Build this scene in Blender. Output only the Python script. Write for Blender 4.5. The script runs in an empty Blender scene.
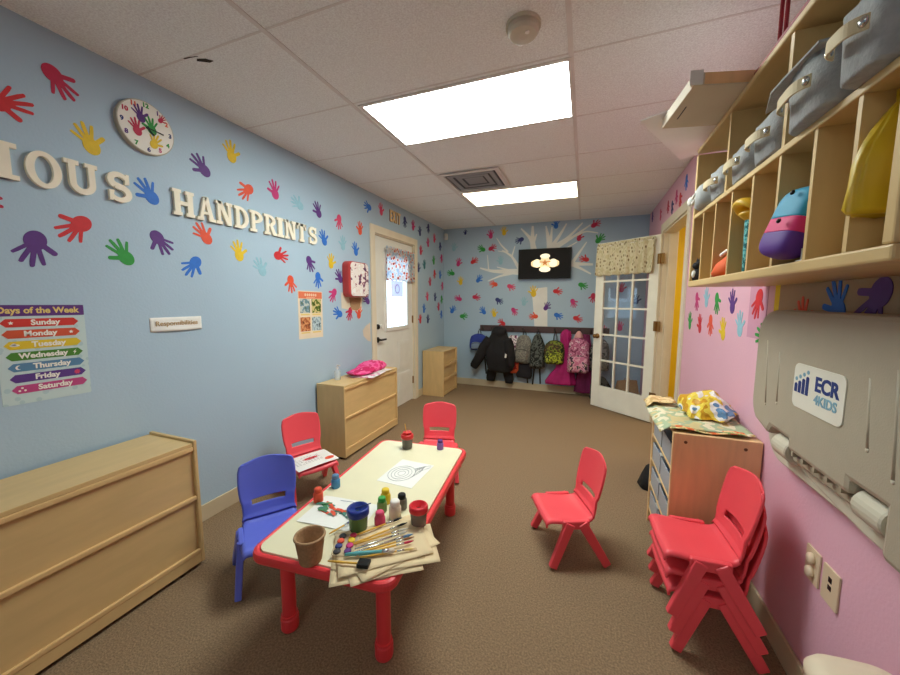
import bpy, bmesh, math, random
from mathutils import Matrix, Vector, noise
BLUE = (172, 195, 212); PINK = (228, 176, 194); CEIL = (246, 242, 238); CARPET = (146, 122, 96); WOOD = (214, 181, 126)
L1, L2, L_FILL, SKY, YL, EXPO = 25.5, 7, 8.0, 5.0, 26, 0.05
CH_FAR = (-1.00, 2.32, .265, -.964); CH_LEFT = (-1.66, 1.84, .9, -.43); CH_BLUE = (-1.315, 1.160, .8, -.59)
TAB = (-.936, 1.520, .0907); TABS = (.615, 1.18, .405)
TP = {'cup': (-.872, .91), 'greencup': (-.809, 1.105), 'pink': (-.744, 1.16), 'white': (-.717, 1.236), 'yellow': (-.811, 1.315), 'green': (-.793, 1.255),
      'black': (-.722, 1.305), 'redjar': (-.60, 1.222), 'orange': (-1.105, 1.215), 'bluej': (-1.112, 1.345), 'redcup': (-1.0, 1.885), 'purple': (-.802, 1.943)}
HANDS = [
 ('L', 0.762, 2.155, 'red', 24, 1.05, 'red handprint high on the blue wall above the wooden letter I'),
 ('L', 0.924, 2.324, 'crimson', -55, 1.0, 'crimson handprint pointing down, nearest the ceiling above the letter O'),
 ('L', 1.013, 2.108, 'yellow', 110, 1.0, 'blurry yellow handprint just under the round clock'),
 ('L', 1.537, 2.17, 'purple', 131, 1.0, 'purple handprint beside the clock above the letter H'),
 ('L', 1.734, 2.323, 'yellow', 97, 1.0, 'yellow handprint nearest the ceiling past the clock'),
 ('L', 0.795, 1.6, 'purple', -104, 1.1, 'large purple handprint pointing down, straight above the days chart'),
 ('L', 0.939, 1.706, 'red', -135, 1.05, 'red handprint with sideways fingers under the letters O and U'),
 ('L', 1.104, 1.605, 'green', 123, 1.0, 'bright green handprint under the letter S of the cut-off word'),
 ('L', 1.277, 1.695, 'purple', -52, 1.0, 'purple handprint pointing down between the green print and the letter H'),
 ('L', 1.243, 1.938, 'blue', 121, 1.0, 'blue handprint in the gap between letters S and H'),
 ('L', 1.521, 1.768, 'orange', 129, 1.0, 'orange handprint right under the letter A of the long word'),
 ('L', 1.443, 1.582, 'blue', -132, 1.0, 'blue handprint under the orange print below the letters H and A'),
 ('L', 1.746, 1.695, 'yellow', 99, 1.0, 'yellow handprint under the letters N and D of the long word'),
 ('L', 0.648, 1.746, 'crimson', 17, 1.0, 'crimson handprint cut by the photo edge below the letter I'),
 ('L', 1.834, 2.114, 'orange', -139, 1.0, 'orange handprint above the letter D of the long word'),
 ('L', 2.071, 2.18, 'magenta', 99, 1.0, 'magenta handprint above the letters P and R of the long word'),
 ('L', 2.297, 2.142, 'pale', 159, 1.0, 'pale blue handprint above the letters I and N of the long word'),
 ('L', 2.525, 2.143, 'purple', 111, 1.0, 'purple handprint above the last letters T and S'),
 ('L', 2.803, 2.113, 'pink', -93, 1.0, 'pink handprint up past the last letter S'),
 ('L', 3.287, 2.359, 'blue', 175, 1.0, 'blue handprint under the ceiling, over the near corner of the exit door'),
 ('L', 3.543, 2.385, 'pink', 98, 1.0, 'pink handprint just before the letters spelling EXIT'),
 ('L', 3.134, 2.101, 'orange', 87, 1.0, 'orange handprint beside the top corner of the exit door frame'),
 ('L', 2.584, 1.916, 'blue', 111, 1.0, 'blue handprint touching the last letter S'),
 ('L', 2.095, 1.711, 'red', 3, 1.0, 'red handprint under the letters R and I of the long word'),
 ('L', 1.915, 1.604, 'pale', 120, 1.0, 'pale blue handprint under the letters D and P of the long word'),
 ('L', 2.402, 1.687, 'purple', -70, 1.0, 'purple handprint pointing down under the last letters T and S'),
 ('L', 2.672, 1.723, 'yellow', 87, 1.0, 'yellow handprint beside the red-sided box'),
 ('L', 2.493, 1.559, 'blue', -93, 1.0, 'blue handprint just above the four-picture poster'),
 ('L', 2.188, 1.511, 'orange', -81, 1.0, 'orange handprint over the corner of the four-picture poster'),
 ('L', 2.786, 1.595, 'purple', 119, 1.0, 'purple handprint touching the red side of the wall box'),
 ('L', 2.691, 1.429, 'magenta', -122, 1.0, 'magenta handprint between the poster and the wall box'),
 ('L', 2.753, 1.255, 'blue', 157, 1.0, 'blue handprint, first of the row of three under the wall box'),
 ('L', 2.928, 1.25, 'crimson', -108, 1.0, 'crimson handprint, middle of the row of three under the wall box'),
 ('L', 3.082, 1.245, 'orange', 80, 1.0, 'coral handprint, last of the row of three under the wall box'),
 ('L', 3.224, 1.379, 'purple', 145, 1.0, 'purple handprint between the wall box and the exit door frame'),
 ('L', 2.852, 1.91, 'pale', 87, 1.0, 'pale blue handprint above the wall box'),
 ('L', 3.047, 1.882, 'blue', 105, 1.0, 'blue handprint above the wall box, beside the door frame'),
 ('L', 4.103, 2.375, 'dark', -91, 1.0, 'dark blue handprint between exit door and room corner, first of its colour from the top'),
 ('L', 4.336, 2.362, 'magenta', 89, 1.0, 'magenta handprint between exit door and room corner, first of its colour from the top'),
 ('L', 4.547, 2.325, 'dark', 90, 1.0, 'dark blue handprint between exit door and room corner, third of its colour from the top'),
 ('L', 4.83, 2.428, 'dark', -90, 1.0, 'dark blue handprint between exit door and room corner, second of its colour from the top'),
 ('L', 4.818, 2.212, 'magenta', 90, 1.0, 'magenta handprint between exit door and room corner, second of its colour from the top'),
 ('L', 5.05, 2.311, 'pink', 89, 1.0, 'pink handprint between exit door and room corner, first of its colour from the top'),
 ('L', 5.278, 2.234, 'dark', -91, 1.0, 'dark blue handprint between exit door and room corner, fourth of its colour from the top'),
 ('L', 4.569, 2.069, 'crimson', 90, 1.0, 'crimson handprint between exit door and room corner, first of its colour from the top'),
 ('L', 5.026, 1.979, 'green', 90, 1.0, 'green handprint between exit door and room corner, first of its colour from the top'),
 ('L', 5.34, 2.054, 'magenta', -90, 1.0, 'magenta handprint between exit door and room corner, third of its colour from the top'),
 ('L', 4.689, 1.883, 'teal', 89, 1.0, 'only teal handprint between the exit door and the room corner'),
 ('L', 4.491, 1.824, 'dark', 89, 1.0, 'dark blue handprint between exit door and room corner, fifth of its colour from the top'),
 ('L', 5.052, 1.786, 'red', -91, 1.0, 'red handprint between exit door and room corner, first of its colour from the top'),
 ('L', 5.277, 1.78, 'blue', 90, 1.0, 'blue handprint between exit door and room corner, first of its colour from the top'),
 ('L', 4.885, 1.65, 'crimson', 90, 1.0, 'crimson handprint between exit door and room corner, second of its colour from the top'),
 ('L', 5.371, 1.616, 'magenta', -90, 1.0, 'magenta handprint between exit door and room corner, fourth of its colour from the top'),
 ('L', 4.785, 1.428, 'pink', 89, 1.0, 'pink handprint between exit door and room corner, second of its colour from the top'),
 ('L', 5.073, 1.423, 'dark', 90, 1.0, 'dark blue handprint between exit door and room corner, sixth of its colour from the top'),
 ('L', 5.34, 1.399, 'green', -90, 1.0, 'green handprint between exit door and room corner, second of its colour from the top'),
 ('L', 4.664, 1.253, 'blue', 89, 1.0, 'blue handprint between exit door and room corner, second of its colour from the top'),
 ('L', 5.214, 1.272, 'crimson', 90, 1.0, 'crimson handprint between exit door and room corner, third of its colour from the top'),
 ('L', 5.332, 1.156, 'blue', -90, 1.0, 'blue handprint between exit door and room corner, third of its colour from the top'),
 ('L', 4.539, 1.107, 'red', 90, 1.0, 'red handprint between exit door and room corner, second of its colour from the top'),
 ('L', 4.8, 1.094, 'dark', 90, 1.0, 'dark blue handprint between exit door and room corner, seventh of its colour from the top'),
 ('B', -1.813, 2.449, 'dark', 80, 0.6, 'dark blue handprint on the back wall, first of its colour counting from the motion sensor'),
 ('B', -2.007, 2.226, 'pale', 90, 1, 'pale blue handprint on the back wall, first of its colour counting from the motion sensor'),
 ('B', -1.401, 2.389, 'magenta', 91, 1, 'magenta handprint on the back wall, third of its colour counting from the motion sensor'),
 ('B', -1.195, 2.424, 'yellow', 96, 1, 'yellow handprint on the back wall, third of its colour counting from the motion sensor'),
 ('B', -1.539, 2.182, 'green', 149, 1, 'green handprint on the back wall, third of its colour counting from the motion sensor'),
 ('B', -1.379, 2.187, 'crimson', 26, 1, 'crimson handprint on the back wall, second of its colour counting from the motion sensor'),
 ('B', -0.949, 2.284, 'dark', -163, 1, 'dark blue handprint on the back wall, third of its colour counting from the motion sensor'),
 ('B', -1.928, 1.982, 'magenta', 80, 1, 'magenta handprint on the back wall, first of its colour counting from the motion sensor'),
 ('B', -1.668, 1.995, 'red', 27, 1, 'red handprint on the back wall, first of its colour counting from the motion sensor'),
 ('B', -2.052, 1.816, 'green', 169, 1, 'green handprint on the back wall, first of its colour counting from the motion sensor'),
 ('B', -1.889, 1.685, 'yellow', 90, 1, 'yellow handprint on the back wall, first of its colour counting from the motion sensor'),
 ('B', -1.586, 1.713, 'blue', 58, 1, 'blue handprint on the back wall, second of its colour counting from the motion sensor'),
 ('B', -1.338, 1.634, 'orange', 160, 1, 'orange handprint on the back wall, first of its colour counting from the motion sensor'),
 ('B', -1.073, 1.589, 'pink', -20, 1, 'pink handprint on the back wall, first of its colour counting from the motion sensor'),
 ('B', -1.238, 1.987, 'pale', 91, 1, 'pale blue handprint on the back wall, second of its colour counting from the motion sensor'),
 ('B', -1.925, 1.405, 'magenta', 162, 1, 'magenta handprint on the back wall, second of its colour counting from the motion sensor'),
 ('B', -1.629, 1.427, 'crimson', -9, 1, 'crimson handprint on the back wall, first of its colour counting from the motion sensor'),
 ('B', -1.257, 1.377, 'dark', -29, 1, 'dark blue handprint on the back wall, second of its colour counting from the motion sensor'),
 ('B', -2.025, 1.22, 'blue', 59, 1, 'blue handprint on the back wall, first of its colour counting from the motion sensor'),
 ('B', -1.841, 1.125, 'green', 10, 1, 'green handprint on the back wall, second of its colour counting from the motion sensor'),
 ('B', -1.505, 1.211, 'blue', 122, 1, 'blue handprint on the back wall, third of its colour counting from the motion sensor'),
 ('B', -1.331, 1.177, 'yellow', 101, 1, 'yellow handprint on the back wall, second of its colour counting from the motion sensor'),
 ('B', -1.016, 1.214, 'magenta', -59, 1, 'magenta handprint on the back wall, fourth of its colour counting from the motion sensor'),
 ('B', -0.868, 1.357, 'pale', 92, 1, 'pale blue handprint on the back wall, third of its colour counting from the motion sensor'),
 ('B', -0.728, 1.506, 'yellow', 92, 1.25, 'yellow handprint on the back wall, fourth of its colour counting from the motion sensor'),
 ('B', -0.711, 1.138, 'orange', -179, 1, 'orange handprint on the back wall, second of its colour counting from the motion sensor'),
 ('B', -1.2, 1.032, 'red', 142, 1, 'red handprint on the back wall, second of its colour counting from the motion sensor'),
 ('B', -0.532, 1.287, 'purple', 63, 1, 'only purple handprint on the back wall'),
 ('B', -0.386, 1.511, 'red', -10, 1, 'red handprint on the back wall, third of its colour counting from the motion sensor'),
 ('B', -0.041, 1.597, 'green', -21, 1, 'green handprint on the back wall, fourth of its colour counting from the motion sensor'),
 ('B', -0.158, 1.348, 'magenta', -69, 1, 'magenta handprint on the back wall, fifth of its colour counting from the motion sensor'),
 ('B', -0.363, 1.159, 'blue', -19, 1, 'blue handprint on the back wall, fifth of its colour counting from the motion sensor'),
 ('B', -0.094, 1.117, 'red', -20, 1, 'red handprint on the back wall, fourth of its colour counting from the motion sensor'),
 ('B', 0.109, 1.426, 'crimson', -88, 1, 'crimson handprint on the back wall, fourth of its colour counting from the motion sensor'),
 ('B', -0.434, 2.474, 'blue', 92, 1, 'blue handprint on the back wall, fourth of its colour counting from the motion sensor'),
 ('B', -0.11, 2.28, 'crimson', 83, 1, 'crimson handprint on the back wall, third of its colour counting from the motion sensor'),
 ('B', 0.094, 2.436, 'crimson', 29, 1, 'crimson handprint on the back wall, fifth of its colour counting from the motion sensor'),
 ('B', -0.026, 1.964, 'red', 167, 1, 'red handprint on the back wall, fifth of its colour counting from the motion sensor'),
 ('B', 0.158, 2.232, 'green', 46, 1.1, 'green handprint on the back wall, fifth of its colour counting from the motion sensor'),
 ('B', 0.467, 1.554, 'crimson', 93, 1, 'crimson handprint on the back wall, sixth of its colour counting from the motion sensor'),
 ('B', 0.473, 1.017, 'magenta', 93, 1, 'magenta handprint on the back wall, sixth of its colour counting from the motion sensor'),
 ('B', 0.654, 1.389, 'dark', 92, 1, 'dark blue handprint on the back wall, fourth of its colour counting from the motion sensor'),
 ('B', 0.257, 0.964, 'pink', 92, 1, 'pink handprint on the back wall, second of its colour counting from the motion sensor'),
 ('R', -5.244, 2.453, 'purple', -70, 1.0, 'purple handprint on the pink wall above the open doorway'),
 ('R', -4.703, 2.358, 'pink', -72, 1.0, 'pink handprint on the pink wall above the open doorway'),
 ('R', -4.309, 2.35, 'crimson', -72, 1.0, 'crimson handprint on the pink wall above the open doorway'),
 ('R', -4.114, 2.298, 'dark', -73, 1.0, 'dark blue handprint on the pink wall above the open doorway'),
 ('R', -3.952, 2.355, 'magenta', -75, 1.0, 'magenta handprint on the pink wall above the open doorway'),
 ('R', -3.796, 2.287, 'red', -73, 1.0, 'red handprint on the pink wall above the open doorway'),
 ('R', -3.612, 2.386, 'blue', -76, 1.0, 'blue handprint on the pink wall above the open doorway'),
 ('R', -3.06, 1.382, 'magenta', -75, 1.0, 'magenta handprint on the pink wall, row right under the cubby'),
 ('R', -2.846, 1.393, 'pale', 105, 1.0, 'pale blue handprint on the pink wall, row right under the cubby'),
 ('R', -2.638, 1.371, 'green', -76, 1.0, 'green handprint on the pink wall, row right under the cubby'),
 ('R', -2.392, 1.366, 'purple', 103, 1.0, 'purple handprint on the pink wall, row right under the cubby'),
 ('R', -2.076, 1.373, 'red', -111, 1.05, 'red handprint on a darker pink square beside the tan wall area'),
 ('R', -3.203, 1.217, 'green', 104, 1.0, 'green handprint on the pink wall, lower row nearest the doorway'),
 ('R', -2.947, 1.211, 'red', 104, 1.0, 'red handprint on the pink wall, lower row above the bin rack'),
 ('R', -2.722, 1.231, 'orange', -77, 1.0, 'orange handprint on the pink wall, lower row above the bin rack'),
 ('R', -2.498, 1.206, 'yellow', 105, 1.0, 'yellow handprint on the pink wall, lower row above the bin rack'),
 ('R', -2.266, 1.25, 'pale', 104, 1.0, 'pale blue handprint on the pink wall, lower row above the bin rack'),
 ('R', -1.991, 1.215, 'green', 170, 1.05, 'dark green handprint half hidden behind the changing station edge'),
 ('R', -1.702, 1.315, 'orange', 102, 1.0, 'dull orange handprint peeking over the changing station top'),
 ('R', -1.515, 1.368, 'blue', 107, 1.1, 'big blue handprint on the tan area above the changing station'),
 ('R', -1.353, 1.378, 'purple', -121, 1.2, 'big purple handprint on the tan area above the changing station'),
]
TREE = [
 ([(-0.602, 0.936), (-0.629, 1.386), (-0.649, 1.565)], 0.19, 0.24),
 ([(-0.737, 2.097), (-0.755, 2.214), (-0.794, 2.304), (-0.938, 2.451)], 0.1, 0.02),
 ([(-0.754, 2.185), (-0.765, 2.331), (-0.766, 2.476)], 0.08, 0.03),
 ([(-0.748, 2.229), (-0.705, 2.356)], 0.04, 0.02),
 ([(-0.492, 2.086), (-0.525, 2.231), (-0.575, 2.462)], 0.12, 0.02),
 ([(-0.503, 2.215), (-0.489, 2.442)], 0.05, 0.02),
 ([(-0.487, 2.157), (-0.374, 2.322), (-0.287, 2.477)], 0.06, 0.02),
 ([(-0.48, 2.143), (-0.262, 2.273), (-0.072, 2.472)], 0.06, 0.02),
 ([(-0.465, 2.113), (-0.195, 2.283), (0.034, 2.437)], 0.05, 0.02),
 ([(-0.168, 2.295), (-0.024, 2.355), (0.134, 2.318)], 0.03, 0.015),
 ([(-0.298, 2.12), (-0.138, 2.21)], 0.025, 0.015),
 ([(-0.221, 1.875), (-0.131, 2.013), (-0.009, 2.203)], 0.06, 0.015),
 ([(-0.222, 1.904), (-0.059, 1.898), (0.087, 1.887)], 0.06, 0.03),
 ([(-0.222, 1.904), (-0.084, 1.843), (0.066, 1.755)], 0.05, 0.02),
 ([(-0.923, 1.808), (-1.121, 1.821), (-1.373, 1.827), (-1.568, 1.887)], 0.1, 0.02),
 ([(-1.091, 1.835), (-1.295, 1.894)], 0.03, 0.012),
 ([(-1.059, 1.796), (-1.245, 1.755), (-1.435, 1.682)], 0.05, 0.012),
 ([(-0.938, 1.838), (-1.001, 1.945), (-1.076, 2.067), (-1.221, 2.149)], 0.06, 0.015),
 ([(-1.065, 2.052), (-1.022, 2.199)], 0.025, 0.012),
 ([(-1.127, 2.115), (-1.238, 2.225), (-1.307, 2.334)], 0.03, 0.01),
 ([(-1.426, 1.836), (-1.449, 2.083)], 0.02, 0.01),
 ([(-1.025, 2.006), (-1.174, 2.117), (-1.283, 2.137)], 0.02, 0.01),
]
CAM = [352.524, [[0.934608, 0.35567, 0.002529], [-0.039548, 0.09685, 0.994513], [-0.353473, 0.92958, -0.104583]], 1.3766]
random.seed(7)
C = bpy.context.scene.collection
SC = bpy.context.scene
PI = math.pi
XL, XR, YB, YF, ZC = -2.18, 0.765, 5.448, -2.2, 2.52

# ------------------------------------------------------------------ materials
def lin(c):
    return tuple(((x/255)/12.92 if x/255 <= .04045 else ((x/255+.055)/1.055)**2.4) for x in c)

def _base(name):
    m = bpy.data.materials.new(name); m.use_nodes = True
    nt = m.node_tree; b = nt.nodes['Principled BSDF']
    return m, nt, b

def _coord(nt, stretch, kind='Object'):
    tc = nt.nodes.new('ShaderNodeTexCoord'); mp = nt.nodes.new('ShaderNodeMapping')
    mp.inputs['Scale'].default_value = stretch
    nt.links.new(tc.outputs[kind], mp.inputs['Vector'])
    return mp.outputs['Vector']

def pm(name, rgb, rough=.5, var=None, bump=None, stretch=(1, 1, 1), spec=.4, metal=0, detail=4):
    """plain procedural surface: colour with noise variation and noise bump"""
    m, nt, b = _base(name)
    col = lin(rgb)
    b.inputs['Base Color'].default_value = (*col, 1)
    b.inputs['Roughness'].default_value = rough
    b.inputs['Specular IOR Level'].default_value = spec
    b.inputs['Metallic'].default_value = metal
    v = _coord(nt, stretch)
    sc, am = var or (6, .04)
    n = nt.nodes.new('ShaderNodeTexNoise'); n.inputs['Scale'].default_value = sc; n.inputs['Detail'].default_value = detail
    nt.links.new(v, n.inputs['Vector'])
    r = nt.nodes.new('ShaderNodeValToRGB')
    r.color_ramp.elements[0].position = .3; r.color_ramp.elements[1].position = .7
    r.color_ramp.elements[0].color = (*[max(0, x*(1-am)) for x in col], 1)
    r.color_ramp.elements[1].color = (*[min(1, x*(1+am)) for x in col], 1)
    nt.links.new(n.outputs['Fac'], r.inputs['Fac']); nt.links.new(r.outputs['Color'], b.inputs['Base Color'])
    if bump:
        n2 = nt.nodes.new('ShaderNodeTexNoise'); n2.inputs['Scale'].default_value = bump[0]; n2.inputs['Detail'].default_value = 3
        nt.links.new(v, n2.inputs['Vector'])
        bp = nt.nodes.new('ShaderNodeBump'); bp.inputs['Distance'].default_value = bump[1]; bp.inputs['Strength'].default_value = .8
        nt.links.new(n2.outputs['Fac'], bp.inputs['Height']); nt.links.new(bp.outputs['Normal'], b.inputs['Normal'])
    return m

def pattern(name, cols, scale, kind='noise', rough=.8, stretch=(1, 1, 1), bump=None, pos=None):
    """printed cloth or paper: several flat colours chosen by noise or by voronoi cell"""
    m, nt, b = _base(name)
    b.inputs['Roughness'].default_value = rough; b.inputs['Specular IOR Level'].default_value = .2
    v = _coord(nt, stretch)
    r = nt.nodes.new('ShaderNodeValToRGB'); r.color_ramp.interpolation = 'CONSTANT'
    el = r.color_ramp.elements
    k = len(cols)
    if kind == 'noise':
        n = nt.nodes.new('ShaderNodeTexNoise'); n.inputs['Scale'].default_value = scale; n.inputs['Detail'].default_value = 2
        nt.links.new(v, n.inputs['Vector']); out = n.outputs['Fac']
        ps = pos or [0]+[.34+.32*i/(k-1) for i in range(1, k)] if k > 1 else [0]
    elif kind == 'dots':
        n = nt.nodes.new('ShaderNodeTexVoronoi'); n.inputs['Scale'].default_value = scale
        nt.links.new(v, n.inputs['Vector']); out = n.outputs['Distance']
        ps = pos or [i*.45/max(1, k-1) for i in range(k)]
    else:
        n = nt.nodes.new('ShaderNodeTexVoronoi'); n.inputs['Scale'].default_value = scale
        nt.links.new(v, n.inputs['Vector'])
        sp = nt.nodes.new('ShaderNodeSeparateColor'); nt.links.new(n.outputs['Color'], sp.inputs['Color']); out = sp.outputs['Red']
        ps = pos or [i/k for i in range(k)]
    while len(el) < k: el.new(.5)
    for i in range(k):
        el[i].position = ps[i]; el[i].color = (*lin(cols[i]), 1)
    nt.links.new(out, r.inputs['Fac']); nt.links.new(r.outputs['Color'], b.inputs['Base Color'])
    if bump:
        n2 = nt.nodes.new('ShaderNodeTexNoise'); n2.inputs['Scale'].default_value = bump[0]
        nt.links.new(v, n2.inputs['Vector'])
        bp = nt.nodes.new('ShaderNodeBump'); bp.inputs['Distance'].default_value = bump[1]
        nt.links.new(n2.outputs['Fac'], bp.inputs['Height']); nt.links.new(bp.outputs['Normal'], b.inputs['Normal'])
    return m

def backlit(m, f):
    """cloth that lets part of the light through"""
    nt = m.node_tree; b = nt.nodes['Principled BSDF']; t = nt.nodes.new('ShaderNodeBsdfTranslucent'); mx = nt.nodes.new('ShaderNodeMixShader')
    src = b.inputs['Base Color'].links[0].from_socket
    nt.links.new(src, t.inputs[0]); mx.inputs[0].default_value = f
    nt.links.new(b.outputs[0], mx.inputs[1]); nt.links.new(t.outputs[0], mx.inputs[2]); nt.links.new(mx.outputs[0], nt.nodes['Material Output'].inputs[0])
    return m

def emit(name, rgb, strength):
    m, nt, b = _base(name)
    b.inputs['Base Color'].default_value = (*lin(rgb), 1)
    b.inputs['Specular IOR Level'].default_value = .12
    b.inputs['Emission Color'].default_value = (*lin(rgb), 1)
    b.inputs['Emission Strength'].default_value = strength
    return m

def sheer(name, rgb, alpha, rough=.3):
    """thin see-through plastic or glass: part transparent, part surface"""
    m, nt, b = _base(name)
    b.inputs['Base Color'].default_value = (*lin(rgb), 1); b.inputs['Roughness'].default_value = rough
    t = nt.nodes.new('ShaderNodeBsdfTransparent'); mx = nt.nodes.new('ShaderNodeMixShader')
    mx.inputs[0].default_value = alpha
    nt.links.new(t.outputs[0], mx.inputs[1]); nt.links.new(b.outputs[0], mx.inputs[2])
    nt.links.new(mx.outputs[0], nt.nodes['Material Output'].inputs[0])
    return m

def glass(name):
    m, nt, b = _base(name)
    t = nt.nodes.new('ShaderNodeBsdfTransparent'); g = nt.nodes.new('ShaderNodeBsdfGlossy'); g.inputs['Roughness'].default_value = .02
    t.inputs[0].default_value = (.93, .95, .97, 1)
    lw = nt.nodes.new('ShaderNodeLayerWeight'); lw.inputs['Blend'].default_value = .5
    pw = nt.nodes.new('ShaderNodeMath'); pw.operation = 'POWER'; pw.inputs[1].default_value = 4
    ma = nt.nodes.new('ShaderNodeMath'); ma.operation = 'MULTIPLY_ADD'; ma.inputs[1].default_value = .5; ma.inputs[2].default_value = .035
    mx = nt.nodes.new('ShaderNodeMixShader')
    nt.links.new(lw.outputs['Facing'], pw.inputs[0]); nt.links.new(pw.outputs[0], ma.inputs[0])
    nt.links.new(ma.outputs[0], mx.inputs[0]); nt.links.new(t.outputs[0], mx.inputs[1]); nt.links.new(g.outputs[0], mx.inputs[2])
    nt.links.new(mx.outputs[0], nt.nodes['Material Output'].inputs[0])
    return m

M = {}
M['blue'] = pm('blue_wall_paint', BLUE, .55, (1.2, .03), (90, .001))
M['pink'] = pm('pink_wall_paint', PINK, .5, (1.2, .03), (90, .001))
M['yellowwall'] = pm('yellow_wall_paint', (238, 205, 30), .6)
M['tan'] = pm('tan_wall_tone', (172, 142, 108), .6)
M['ceil'] = pm('acoustic_ceiling_tile', CEIL, .9, (140, .13), (140, .004), spec=.1)
M['grid'] = pm('ceiling_grid_paint', (226, 218, 212), .6)
M['carpet'] = pm('brown_carpet', CARPET, .95, (130, .30), (170, .008), spec=.05, detail=8)
M['cream'] = pm('cream_trim_paint', (226, 214, 190), .45)
M['base'] = pm('cream_baseboard', (205, 190, 158), .5)
M['door'] = pm('door_paint', (228, 226, 218), .4)
M['frdoor'] = pm('white_door_paint', (240, 238, 226), .4)
M['brass'] = pm('aged_brass', (140, 105, 60), .35, metal=.8)
M['steel'] = pm('dark_steel', (70, 66, 60), .3, metal=.8)
M['chrome'] = pm('chrome', (200, 200, 200), .15, metal=1)
M['glass'] = glass('window_glass')
M['wood'] = pm('maple_veneer', WOOD, .38, (4, .055), None, (6, 1.2, 6), detail=8)
M['woodx'] = pm('maple_veneer_upright', WOOD, .38, (4, .055), None, (6, 6, 1.2), detail=8)
M['woodedge'] = pm('maple_edge', (222, 184, 128), .35, (8, .05))
M['orangewood'] = pm('orange_maple', (242, 200, 146), .4, (5, .06), None, (7, 7, 1))
M['darkwood'] = pm('dark_rail_wood', (78, 58, 58), .5)
M['red'] = pm('red_plastic', (244, 82, 92), .38, (4, .03))
M['redrim'] = pm('red_table_rim', (234, 66, 70), .35)
M['bluep'] = pm('blue_plastic', (100, 114, 218), .4, (4, .03))
M['laminate'] = pm('cream_laminate', (230, 222, 188), .35, (8, .02))
M['white'] = pm('white_plastic', (236, 232, 224), .45)
M['paper'] = pm('white_paper', (236, 234, 228), .8)
M['newsprint'] = pm('tan_paper', (222, 200, 160), .85, (3, .06))
M['kraft'] = pm('brown_fibre_pot', (172, 136, 100), .9, (90, .15), (120, .002))
M['taupe'] = pm('taupe_plastic', (178, 166, 146), .5, (20, .02), (200, .0006))
M['taupel'] = pm('light_taupe_plastic', (206, 196, 176), .5)
M['taupeshade'] = pm('taupe_groove', (166, 152, 130), .5)
M['felt'] = pm('grey_felt', (166, 166, 166), .95, (60, .10), (160, .002))
M['strapc'] = pm('cream_strap', (224, 204, 164), .7)
M['black'] = pm('black_cloth', (26, 24, 26), .8, (10, .2), (25, .01))
M['blackp'] = pm('black_plastic', (20, 19, 19), .4, spec=.2)
M['woodletter'] = pm('pale_wood_letter', (246, 236, 214), .6, (10, .03))
M['dkred'] = pm('dark_red', (140, 24, 40), .5)
M['brush'] = pm('brush_handle_yellow', (226, 176, 70), .4)
M['teal'] = pm('teal_handle', (90, 170, 175), .4)
M['silver'] = pm('ferrule', (205, 205, 205), .25, metal=.9)
M['cardboard'] = pm('pale_cardboard', (216, 202, 182), .8)
M['hole'] = pm('ceiling_hole', (58, 46, 36), .95)
HC = {'red': (206, 44, 50), 'crimson': (190, 40, 76), 'pink': (216, 72, 110), 'magenta': (196, 54, 118), 'orange': (226, 84, 54),
      'yellow': (226, 190, 36), 'green': (46, 150, 62), 'blue': (44, 112, 204), 'dark': (46, 56, 116), 'purple': (92, 50, 126),
      'pale': (146, 190, 206), 'teal': (40, 110, 120)}
HM = {k: pm('print_'+k, v, .6, (40, .06)) for k, v in HC.items()}
for k, v in {'navy': (34, 54, 120), 'ltblue': (130, 170, 190), 'tangold': (196, 166, 124), 'palecyan': (176, 204, 214), 'wt': (240, 236, 226),
             'gold': (228, 200, 120), 'plum': (92, 46, 120), 'slate': (92, 132, 170), 'rose': (196, 66, 116), 'peach': (238, 200, 170),
             'brown': (120, 76, 44), 'dkgrey': (60, 58, 62)}.items():
    HM[k] = pm('ink_'+k, v, .6)

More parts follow.
